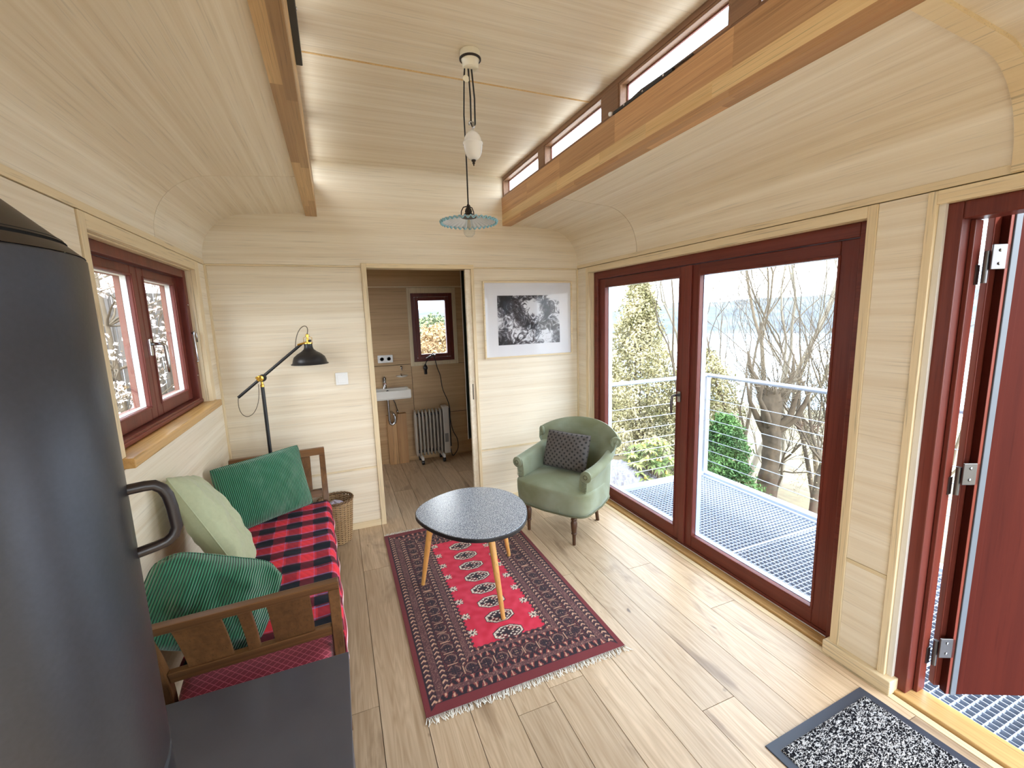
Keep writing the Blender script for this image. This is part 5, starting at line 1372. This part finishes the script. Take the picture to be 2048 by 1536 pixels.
    MB().lathe([(0.006, 1.105), (0.016, 1.085), (0.024, 1.070), (0.023, 1.045), (0.017, 1.040), (0.017, 0.990), (0.0, 0.988)], 14, (0.908, 4.882, 0)).build('plug', M['black'], t, smooth=True, auto=50, world=True)
    # shower curtain
    t = thing('shower_curtain', 'dark green-grey shower curtain at the right of the washroom', 'curtain', (1.238, 4.400, 0.0))
    cm = fabric('curtain cloth', lin(62, 74, 66), 0.8, 0.2, 60, 0.1)
    g = MB()
    def cur(u, v):
        x = u * 0.50; k = 0.028 * math.sin(x * 62) * (0.7 + 0.3 * v); return (x + 0.006 * math.sin(x * 31 + v), k, 0.31 + v * 1.80)
    g.grid(cur, 120, 10); o = g.build('cloth', cm, t, smooth=True); o.modifiers.new('thick', 'SOLIDIFY').thickness = 0.003
    MB().tube([(-0.004, 0.004, 0.31), (-0.004, 0.004, 2.11)], 0.0035, 6).build('edge_hem', M['white'], t)
    MB().tube([(-0.0, 0, 2.125), (0.755, 0, 2.125)], 0.011, 10).build('rail', M['chrome'], t, smooth=True)
washroom()
# ================================================================== outside
# ---- balcony
def balcony():
    t = thing('balcony', 'galvanised steel balcony with mesh floor and cable railing outside', 'balcony', (2.76, 1.3, -0.05))
    x0, x1, y0, y1 = 2.175, 3.345, -0.60, 3.195
    def bld(g, nm, mat, **k): return g.build(nm, mat, t, world=True, **k)
    g = MB()
    n = int((x1 - x0) / 0.033)
    for i in range(n + 1):
        x = x0 + (x1 - x0) * i / n; g.box(x - 0.0015, x + 0.0015, y0, y1, -0.078, -0.050)
    tag(bld(g, 'bearing_bars', M['galv']), kind='stuff')
    g = MB(); m = int((y1 - y0) / 0.033)
    for i in range(m + 1):
        y = y0 + (y1 - y0) * i / m; g.box(x0, x1, y - 0.002, y + 0.002, -0.062, -0.0495)
    tag(bld(g, 'cross_bars', M['galv']), kind='stuff')
    for y in (0.95, 2.02): bld(MB().box(x0, x1, y - 0.006, y + 0.006, -0.082, -0.0488), 'panel_joint', M['galv'])
    bld(MB().box(x1, x1 + 0.075, y0, y1 + 0.075, -0.15, -0.022), 'edge_beam', M['galv'], bevel=0.003)
    bld(MB().box(x0, x1, y1, y1 + 0.075, -0.15, -0.022), 'edge_beam', M['galv'], bevel=0.003)
    bld(MB().box(x1 - 0.03, x1, y0, y1, -0.055, -0.044), 'edge_angle', M['galv'])
    bld(MB().box(2.150, 2.225, y0, y1, -0.15, -0.047), 'edge_beam', M['galv'], bevel=0.003)
    px, py = x1 + 0.040, y1 + 0.040
    for (x, y) in ((px, py), (px, 1.60), (px, -0.10), (x0 + 0.03, py)):
        bld(MB().box(x - 0.025, x + 0.025, y - 0.020, y + 0.020, -0.022, 0.955), 'post', M['galv'], bevel=0.003)
    bld(MB().tube([(px, y0, 0.968), (px, py + 0.02, 0.968)], 0.019, 14), 'handrail', M['galv'], smooth=True, auto=40)
    bld(MB().tube([(x0 + 0.01, py, 0.968), (px, py, 0.968)], 0.019, 14), 'handrail', M['galv'], smooth=True, auto=40)
    for k in range(7):
        z = 0.10 + 0.105 * k
        bld(MB().tube([(px, y0, z), (px, py, z)], 0.0032, 6), 'cable', M['galv'], smooth=True)
        bld(MB().tube([(x0 + 0.03, py, z), (px, py, z)], 0.0032, 6), 'cable', M['galv'], smooth=True)
balcony()

# ---- terrain
def gz(x, y):
    a = max(0.0, x - 3.6)
    z = -0.62 - 0.30 * a + 0.0016 * a * a * (1 if a < 60 else 0)
    if a >= 60: z = -0.62 - 18 + 5.76 - 0.12 * (a - 60)
    z += 0.05 * max(0, min(6, y - 4)) * (1 if x < 6 else 0.5)
    if y > 14: z -= 0.10 * (y - 14)
    z += 0.10 * noise.noise((x * 0.6, y * 0.6, 0)) + 0.03 * noise.noise((x * 3, y * 3, 0))
    if -1.4 < x < 3.6 and -3 < y < 5.4: z = min(z, -0.55)
    return z
g = MB(); xs = [-40, -20, -10, -6] + [-4 + 0.25 * i for i in range(57)] + [10.5 + i * 1.5 for i in range(20)] + [45, 60, 80, 110]
ys = [-40, -20, -8, -4, -2] + [-1 + 0.3 * i for i in range(45)] + [13 + 2 * i for i in range(14)] + [50, 80, 120]
base = 0
for y in ys:
    for x in xs: g.v.append((x, y, gz(x, y)))
for j in range(len(ys) - 1):
    for i in range(len(xs) - 1):
        k = j * len(xs) + i; g.f.append((k, k + 1, k + 1 + len(xs), k + len(xs)))
gm, nt, bs = new_mat('leaf litter and grass'); N = nt.nodes.new; L = nt.links.new
tc = N('ShaderNodeTexCoord'); nz = N('ShaderNodeTexNoise'); nz.inputs['Scale'].default_value = 1.3; nz.inputs['Detail'].default_value = 8; nz.inputs['Roughness'].default_value = 0.7
rp = N('ShaderNodeValToRGB'); rp.color_ramp.elements[0].position = 0.35; rp.color_ramp.elements[0].color = lin(84, 74, 58); rp.color_ramp.elements[1].position = 0.65; rp.color_ramp.elements[1].color = lin(122, 114, 84)
L(tc.outputs['Object'], nz.inputs['Vector']); L(nz.outputs['Fac'], rp.inputs['Fac']); L(rp.outputs['Color'], bs.inputs['Base Color']); bs.inputs['Roughness'].default_value = 0.95
tag(g.build('ground', gm, smooth=True), 'sloping ground falling away below the balcony', 'ground', kind='structure')
# lake and hills
lk, nt, bs = new_mat('lake water'); bs.inputs['Base Color'].default_value = lin(150, 170, 186); bs.inputs['Roughness'].default_value = 0.12
nz = nt.nodes.new('ShaderNodeTexNoise'); nz.inputs['Scale'].default_value = 0.5; tc = nt.nodes.new('ShaderNodeTexCoord'); nt.links.new(tc.outputs['Object'], nz.inputs['Vector'])
bp = nt.nodes.new('ShaderNodeBump'); bp.inputs['Strength'].default_value = 0.15; nt.links.new(nz.outputs['Fac'], bp.inputs['Height']); nt.links.new(bp.outputs[0], bs.inputs['Normal'])
tag(MB().box(20, 1500, -900, 1500, -30.5, -30.0).build('lake', lk), 'pale lake in the valley beyond the trees', 'lake', kind='structure')
def hills(nm, label, d0, d1, zt, seed, col1, col2):
    g = MB(); na, nr = 150, 16
    def fn(u, v):
        a = math.radians(-25 + 130 * u); d = d0 + (d1 - d0) * v
        h = zt * (0.62 + 0.55 * noise.noise((a * 2.1 + seed, 0.3, 0)) + 0.20 * noise.noise((a * 9 + seed, 1.1, 0)) + 0.05 * noise.noise((a * 60, v * 9, seed)))
        return (math.sin(a) * d, math.cos(a) * d, -31 + (h + 31) * smoothstep(0, 1, v))
    g.grid(fn, na, nr)
    m, nt, bs = new_mat(nm + ' woods'); N = nt.nodes.new; L = nt.links.new
    tc = N('ShaderNodeTexCoord'); nz = N('ShaderNodeTexNoise'); nz.inputs['Scale'].default_value = 0.02; nz.inputs['Detail'].default_value = 8; nz.inputs['Roughness'].default_value = 0.7
    rp = N('ShaderNodeValToRGB'); rp.color_ramp.elements[0].position = 0.4; rp.color_ramp.elements[0].color = col1; rp.color_ramp.elements[1].position = 0.6; rp.color_ramp.elements[1].color = col2  # blue of the aerial haze is put into both hill colours
    L(tc.outputs['Object'], nz.inputs['Vector']); L(nz.outputs['Fac'], rp.inputs['Fac']); L(rp.outputs['Color'], bs.inputs['Base Color']); bs.inputs['Roughness'].default_value = 1
    tag(g.build(nm, m, smooth=True, recalc=False), label, 'hill', kind='structure')
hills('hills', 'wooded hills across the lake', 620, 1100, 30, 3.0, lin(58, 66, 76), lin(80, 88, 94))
hills('far_hills', 'higher hills on the horizon, tinted with haze blue', 1300, 2200, 92, 8.0, lin(66, 80, 100), lin(86, 100, 118))

# ---- trees
def grow(g, p, d, ln, r, depth, R, tips, spread=0.55, up=0.18, split=(2, 3), taper=0.62, gnarl=0.16, minr=0.0016, lim=None):
    if lim and not lim(p): return
    n = 4 if depth > 1 else 3
    pts = [p.copy()]; rad = [r]; dd = d.normalized()
    for k in range(n):
        dd = (dd + Vector((R.gauss(0, gnarl), R.gauss(0, gnarl), R.gauss(0, gnarl) + up * 0.25))).normalized()
        pts.append(pts[-1] + dd * (ln / n)); rad.append(max(minr, r * (1 - (1 - taper) * (k + 1) / n)))
    g.tube(pts, rad, 8 if r > 0.05 else (5 if r > 0.012 else 3), cap=False)
    if depth == 0:
        tips.append((pts[-1], dd)); tips.append((pts[len(pts) // 2], dd)); return
    for k in range(R.randint(*split)):
        i = n if k == 0 else R.randint(max(1, n // 2), n)
        ax = Vector((R.gauss(0, 1), R.gauss(0, 1), R.gauss(0, 1))).normalized()
        nd = (dd + ax * (spread * (0.45 if k == 0 else 1.0)) + Vector((0, 0, up))).normalized()
        grow(g, pts[i], nd, ln * R.uniform(0.62, 0.86), rad[i] * (0.92 if k == 0 else 0.66), depth - 1, R, tips, spread, up, split, taper, gnarl, minr, lim)
    if depth <= 2: tips.append((pts[-1], dd))

def petals(tips, R, n, size, jit, count_jit=1.0, flat=0.5):
    g = MB()
    for p, d in tips:
        for k in range(n):
            c = p + Vector((R.gauss(0, jit), R.gauss(0, jit), R.gauss(0, jit)))
            a = Vector((R.gauss(0, 1), R.gauss(0, 1), R.gauss(0, 1))).normalized(); b = a.cross(Vector((R.gauss(0, 1), R.gauss(0, 1), R.gauss(0, 1)))).normalized()
            s = size * R.uniform(0.6, 1.3); i = len(g.v); nn = a.cross(b) * s * flat * 0.5
            g.v += [tuple(c - a * s), tuple(c + b * s * flat + nn), tuple(c + a * s), tuple(c - b * s * flat + nn)]
            g.f.append((i, i + 1, i + 2, i + 3))
    return g
def leaf_mat(name, c1, c2, trans=0.25):
    m, nt, bs = new_mat(name); N = nt.nodes.new; L = nt.links.new
    tc = N('ShaderNodeTexCoord'); nz = N('ShaderNodeTexNoise'); nz.inputs['Scale'].default_value = 3.0; nz.inputs['Detail'].default_value = 6
    rp = N('ShaderNodeValToRGB'); rp.color_ramp.elements[0].position = 0.38; rp.color_ramp.elements[0].color = c1; rp.color_ramp.elements[1].position = 0.62; rp.color_ramp.elements[1].color = c2
    L(tc.outputs['Object'], nz.inputs['Vector']); L(nz.outputs['Fac'], rp.inputs['Fac']); L(rp.outputs['Color'], bs.inputs['Base Color']); bs.inputs['Roughness'].default_value = 0.6
    bs.inputs['Specular IOR Level'].default_value = 0.3
    return m
BARK = plain('grey-brown bark', lin(82, 72, 60), 0.9, noise_amt=0.35, scale=18, bump=0.6)
BIRCH = plain('birch bark', lin(132, 126, 114), 0.8, noise_amt=0.30, scale=12, bump=0.3)
TWIG = plain('twig bark', lin(94, 84, 70), 0.9, noise_amt=0.2, scale=20)

def bare_tree(name, label, x, y, h, r, seed, lean=(0, 0), depth=5, spread=0.5, bark=None, first=0.36, split=(2, 3), up=0.2, buds=None, group=None, lim=None):
    R = random.Random(seed); z0 = gz(x, y) - 0.05
    t = thing(name, label, 'tree', (x, y, z0), group=group)
    g = MB(); tips = []
    grow(g, Vector((0, 0, 0)), Vector((lean[0], lean[1], 1)), h * first, r, depth, R, tips, spread, up, split, lim=lim)
    g.build('trunk_and_branches', bark or BARK, t, smooth=True, recalc=False)
    if buds:
        n, sz, jit, m = buds
        tag(petals(tips, R, n, sz, jit).build('buds', m, t, recalc=False), kind='stuff')
    return t
BUD = leaf_mat('spring buds', lin(140, 126, 92), lin(176, 164, 130))
bare_tree('birch_tree', 'slender pale birch with bare forked twigs seen near the middle stile', 7.00, 6.95, 7.2, 0.050, 11, (0.03, 0.0), 6, 0.42, BIRCH, 0.30, up=0.35, buds=(1, 0.012, 0.05, BUD))
bare_tree('birch_tree', 'tall pale birch standing straight behind the middle of the right glass leaf', 6.85, 5.55, 7.6, 0.055, 23, (0.0, 0.02), 6, 0.42, BIRCH, 0.32, up=0.32, buds=(1, 0.012, 0.05, BUD))
bare_tree('birch_tree', 'birch with a kinked upper trunk near the right door stile', 7.55, 5.42, 7.6, 0.048, 37, (0.06, -0.04), 6, 0.46, BIRCH, 0.30, up=0.30)
# old pollard with a sprouting head
def pollard():
    x, y = 5.25, 3.93; z0 = gz(x, y) - 0.1; R = random.Random(5)
    t = thing('pollard_tree', 'thick gnarled pollard trunk with a head of thin shoots behind the railing', 'tree', (x, y, z0))
    g = MB(); H = 0.58 - z0
    n_ = 40; pts = []; rr = []
    for i in range(n_ + 1):
        q = i / n_; pts.append((0.03 * math.sin(q * 5), 0.02 * math.cos(q * 4), H * q)); rr.append((0.145 - 0.04 * math.sin(q * PI) - 0.05 * smoothstep(0.8, 1.0, q)) * (1 + 0.22 * noise.noise((q * 11, 0, 0))) * (0.5 if i == n_ else 1))
    g.tube(pts, rr, 22)
    g.v = [tuple(Vector(v) * 1.0 + Vector((v[0], v[1], 0)).normalized() * (0.035 * noise.noise((v[0] * 18, v[1] * 18, v[2] * 4)) + 0.012 * noise.noise((v[0] * 50, v[1] * 50, v[2] * 9)))) for v in g.v]
    for k in range(7):
        a = 2.4 * k + R.uniform(-.4, .4); z_ = H * R.uniform(0.68, 0.95); q = R.uniform(0.22, 0.42); c_, s_ = math.cos(a), math.sin(a)
        g.tube([(0, 0, z_ - 0.1), (0.10 * c_, 0.10 * s_, z_), (q * 0.7 * c_ + R.gauss(0, .03), q * 0.7 * s_, z_ + 0.16), (q * c_, q * s_ + R.gauss(0, .05), z_ + 0.38), (q * 1.1 * c_, q * 1.1 * s_, z_ + 0.62)], [0.07, 0.055, 0.040, 0.026, 0.012], 8)
    g.build('trunk', plain('rugged dark bark', lin(74, 64, 52), 0.95, noise_amt=0.5, scale=22, bump=1.0), t, smooth=True)
    s = MB(); tips = []
    for k in range(70):
        a = R.uniform(0, 2 * PI); e = R.uniform(0.2, 1.5)
        grow(s, Vector((0.07 * math.cos(a), 0.07 * math.sin(a), H - R.uniform(0, 0.22))), Vector((math.cos(a), math.sin(a), e)), R.uniform(0.22, 0.5), 0.006, 3, R, tips, 0.5, 0.15, (1, 2))
    s.build('shoots', TWIG, t, recalc=False)
pollard()
bare_tree('bare_tree', 'leaning bare tree to the right of the pollard trunk', 5.75, 3.62, 5.2, 0.060, 51, (0.22, -0.10), 6, 0.62, BARK, 0.28, (2, 3), up=0.15)
bare_tree('bare_tree', 'dark branching bare tree behind the left glass leaf', 4.95, 4.95, 4.4, 0.032, 61, (0.05, 0.03), 6, 0.50, BARK, 0.40, up=0.25)
bare_tree('bare_shrub', 'thicket of fine bare twigs low at the right of the balcony view', 6.3, 3.45, 3.4, 0.026, 71, (0.1, -0.05), 6, 0.70, TWIG, 0.26, (2, 4), up=0.1)
bare_tree('bare_tree', 'thin bare sapling between the pollard and the green conifer', 5.6, 4.55, 4.4, 0.030, 83, (0.03, 0.0), 6, 0.55, TWIG, 0.36, up=0.25, buds=(1, 0.014, 0.04, BUD))
bare_tree('bare_tree', 'faint bare tree far behind the birches', 9.9, 7.3, 9.4, 0.07, 91, (0.0, 0.0), 6, 0.55, TWIG, 0.34, up=0.2, buds=(1, 0.014, 0.05, BUD))
bare_tree('bare_shrub', 'bare brushwood seen through the gap beside the open entry door', 6.6, 2.75, 3.4, 0.03, 95, (0.0, 0.0), 6, 0.65, TWIG, 0.32, up=0.12)

bare_tree('bare_tree', 'forked bare tree rising between the two tall birches', 6.35, 5.15, 6.0, 0.040, 203, (-0.04, 0.02), 6, 0.50, TWIG, 0.30, up=0.28, buds=(1, 0.012, 0.05, BUD))
bare_tree('bare_tree', 'bare tree with drooping fine twigs at the right edge of the glass door view', 8.3, 5.2, 6.4, 0.05, 207, (0.10, -0.06), 6, 0.60, TWIG, 0.30, up=0.16, buds=(1, 0.012, 0.05, BUD))
bare_tree('bare_shrub', 'low tangle of bare twigs just below the railing beyond the pollard', 5.95, 4.30, 2.6, 0.022, 211, (0.0, 0.0), 6, 0.75, TWIG, 0.26, (2, 4), up=0.10)
bare_tree('bare_shrub', 'spreading bare twigs in front of the birches at railing height', 6.55, 4.75, 3.6, 0.026, 223, (0.02, -0.06), 6, 0.70, TWIG, 0.26, (2, 4), up=0.12, buds=(1, 0.012, 0.05, BUD))

for k, (sx_, sy_) in enumerate(((5.6, 3.05), (6.1, 3.35), (6.5, 3.15), (6.9, 3.6), (7.3, 3.95), (6.0, 3.75), (7.1, 3.2), (7.6, 4.5))):
    bare_tree('sapling', 'thin bare sapling in the thicket below the balcony railing', sx_, sy_, 3.6 + 0.3 * (k % 3), 0.030 + 0.006 * (k % 2), 300 + k, (0.05 * (k % 3 - 1), 0.02), 5, 0.5, BARK if k % 2 else TWIG, 0.36, up=0.25, group='saplings in the thicket')

def leafy(name, label, x, y, zlo, ztop, radf, n, size, mat, seed, stems=5, cat='bush'):
    R = random.Random(seed); z0 = gz(x, y) - 0.05
    t = thing(name, label, cat, (x, y, z0))
    tips = []; b = MB()
    H = ztop - z0; lo = zlo - z0
    for k in range(stems):
        a = R.uniform(0, 2 * PI); q = radf(0.4) * 0.5
        b.tube([(0.04 * math.cos(a), 0.04 * math.sin(a), 0), (q * 0.5 * math.cos(a), q * 0.5 * math.sin(a), H * 0.35), (q * math.cos(a) * 0.6, q * math.sin(a) * 0.6, H * 0.8)], [0.022, 0.015, 0.004], 6)
    b.build('stems', BARK, t, smooth=True)
    cl = []
    for k in range(n):
        v = R.random() ** 0.85; rr = radf(v); a = R.uniform(0, 2 * PI); q = rr * (R.random() ** 0.45)
        bump_ = 1 + 0.35 * noise.noise((math.cos(a) * 2 + seed, math.sin(a) * 2, v * 5))
        cl.append((Vector((q * bump_ * math.cos(a), q * bump_ * math.sin(a), lo + (H - lo) * v)), Vector((0, 0, 1))))
    tag(petals(cl, R, 5, size, size * 1.6).build('leaves', mat, t, recalc=False), kind='stuff')
    return t
PALE = leaf_mat('pale spring leaves', lin(112, 110, 72), lin(198, 190, 152))
leafy('tall_shrub', 'tall pale leafy shrub tapering to a spire behind the left glass leaf', 4.75, 6.02, -0.7, 2.12, lambda v: 0.95 * (1 - v) ** 0.55 * (0.75 + 0.25 * v) if v < 0.62 else 0.62 * ((1 - v) / 0.38) ** 0.6 * 0.62 + 0.03, 4200, 0.030, PALE, 101, 7, 'shrub')
leafy('tall_shrub', 'rounded pale leafy shrub beside the railing corner post', 5.35, 5.25, -0.9, 0.98, lambda v: 0.62 * math.sin(PI * (0.15 + 0.85 * v)) ** 0.6 + 0.02, 2300, 0.028, PALE, 103, 5, 'shrub')
leafy('tall_shrub', 'pale leafy shrub at the far left behind the armchair', 3.95, 6.0, -0.7, 1.0, lambda v: 0.55 * math.sin(PI * (0.15 + 0.85 * v)) ** 0.6 + 0.02, 2000, 0.026, PALE, 105, 5, 'shrub')
CON = leaf_mat('conifer green', lin(46, 78, 44), lin(84, 120, 66))
leafy('conifer_bush', 'bright green conifer bush outside the railing', 4.42, 3.92, -1.0, 0.27, lambda v: 0.46 * (1 - v) ** 0.7 + 0.05, 3000, 0.022, CON, 107, 3, 'conifer')
# rhododendron: rosettes of long leaves with yellow buds
def rhododendron():
    x, y = 3.56, 4.22; z0 = gz(x, y) - 0.03; R = random.Random(9)
    t = thing('rhododendron', 'low rhododendron with long leaves and yellow buds by the balcony corner', 'shrub', (x, y, z0))
    lf = MB(); bd = MB(); stm = MB()
    for k in range(70):
        a = R.uniform(0, 2 * PI); q = 0.44 * R.random() ** 0.5; h = (0.62 - 0.5 * (q / 0.44) ** 2) * R.uniform(0.55, 1.0) + 0.06
        c = Vector((q * math.cos(a), q * math.sin(a), h))
        stm.tube([(c.x * 0.3, c.y * 0.3, 0), tuple(c)], [0.008, 0.004], 5)
        for i in range(11):
            b = 2 * PI * i / 11 + R.uniform(-.2, .2); L_ = R.uniform(0.09, 0.14); w = 0.018
            d = Vector((math.cos(b), math.sin(b), R.uniform(-0.35, 0.25))); s = Vector((-math.sin(b), math.cos(b), 0)) * w
            m_ = c + d * L_ * 0.5 + Vector((0, 0, 0.012)); e = c + d * L_ - Vector((0, 0, 0.02)); i0 = len(lf.v)
            lf.v += [tuple(c), tuple(m_ - s), tuple(e), tuple(m_ + s)]; lf.f.append((i0, i0 + 1, i0 + 2, i0 + 3))
        if R.random() < 0.6: bd.lathe([(0, 0), (0.016, 0.012), (0.018, 0.028), (0.008, 0.05), (0, 0.056)], 7, c)
    stm.build('stems', TWIG, t, recalc=False)
    tag(lf.build('leaves', leaf_mat('rhododendron leaf', lin(78, 100, 50), lin(150, 160, 100)), t, recalc=False), kind='stuff')
    tag(bd.build('buds', plain('yellow buds', lin(236, 214, 120), 0.7), t, smooth=True), kind='stuff')
rhododendron()
# gravel heap
def gravel():
    x, y = 3.05, 4.35; R = random.Random(4); z0 = -0.60
    t = thing('gravel_heap', 'small heap of grey gravel beside the balcony', 'gravel', (x, y, z0), kind='stuff')
    g = MB(); g.grid(lambda u, v: ((u - .5) * 1.5, (v - .5) * 1.3, 0.40 * max(0, 1 - ((u - .5) * 2) ** 2) * max(0, 1 - ((v - .5) * 2) ** 2) + 0.035 * noise.noise((u * 30, v * 30, 0)) - 0.03), 70, 60)
    g.build('heap', plain('grey gravel', lin(112, 114, 124), 0.9, noise_amt=0.45, scale=38, bump=0.9), t, smooth=False, recalc=False)
gravel()
# washroom window view
leafy('tall_shrub', 'tan leafless hedge seen through the washroom window', 2.3, 10.5, -0.8, 1.36, lambda v: 1.3 * math.sin(PI * (0.2 + 0.8 * v)) ** 0.6 + 0.03, 1800, 0.05, leaf_mat('tan hedge', lin(150, 122, 92), lin(176, 154, 116)), 111, 6, 'shrub')
leafy('tall_shrub', 'grey-green trees beyond the tan hedge of the washroom window', 5.1, 24.0, -3.0, 1.55, lambda v: 3.0 * math.sin(PI * (0.2 + 0.8 * v)) ** 0.6 + 0.03, 1500, 0.12, leaf_mat('far green', lin(84, 98, 74), lin(128, 136, 100)), 113, 6, 'trees')

# ---- left window view: slatted fence and blossoming tree
def fence():
    a = Vector((-2.9, 4.15, 0)); b = Vector((-0.95, 5.45, 0)); d = (b - a).normalized(); nrm = Vector((-d.y, d.x, 0)); ln_ = (b - a).length
    t = thing('slat_fence', 'grey fence of narrow upright slats outside the left window', 'fence', (a.x, a.y, -0.7), math.atan2(d.y, d.x))
    m = plain('weathered grey slat', lin(98, 96, 96), 0.9, noise_amt=0.25, scale=12)
    slat = None; k = 0; x = 0.0
    while x < ln_:
        w = 0.075 if x < 0.95 else 0.030
        nm = 'wide' if x < 0.95 else 'narrow'
        h = 2.62 - (0.10 * ((int(x * 13) % 3) / 2) if x < 0.95 else 0)
        dy = -0.022 if k % 2 else 0.0
        MB().box(x, x + w * 0.92, dy - 0.012, dy + 0.012, 0, h).build('slat', m, t)
        x += w; k += 1
    for z in (0.4, 1.5, 2.45): MB().box(0, ln_, 0.013, 0.05, z, z + 0.07).build('rail', m, t)
    for x in (0.02, 0.96, ln_ - 0.10): MB().box(x, x + 0.08, 0.051, 0.12, 0, 2.6).build('post', m, t)
fence()
PET = leaf_mat('white blossom', lin(236, 220, 222), lin(246, 242, 240))
def blossom_tree(label, x, y, h, r, seed, n, lim):
    R = random.Random(seed); z0 = gz(x, y) - 0.05
    t = thing('blossom_tree', label, 'tree', (x, y, z0)); g = MB(); tips = []
    tr = [Vector((0.05 * math.sin(q * 3), 0.04 * math.sin(q * 4 + 1), h * q)) for q in [k / 10 for k in range(11)]]
    g.tube(tr, [r * (1 - 0.8 * k / 10) for k in range(11)], 9)
    for k in range(n):
        q = R.uniform(0.18, 1.0); p0 = tr[int(q * 10)]; a = R.uniform(0, 2 * PI)
        grow(g, p0, Vector((math.cos(a), math.sin(a), R.uniform(0.0, 0.7))), R.uniform(0.28, 0.5), 0.010, 2, R, tips, 0.55, 0.12, (2, 3), lim=lim)
    tips = [(p_, d_) for p_, d_ in tips if lim(p_)]
    g.build('trunk_and_branches', TWIG, t, smooth=True, recalc=False)
    tag(petals(tips, R, 3, 0.017, 0.022, flat=0.8).build('blossoms', PET, t, recalc=False), kind='stuff')
blossom_tree('white blossoming tree right outside the left window', -1.60, 4.15, 3.3, 0.035, 131, 46, lambda p: p.x < 0.52 and p.y < 0.75 and p.y > -0.8)
blossom_tree('smaller blossoming tree left of the fence outside the window', -1.72, 3.30, 2.9, 0.030, 137, 36, lambda p: p.x < 0.55)
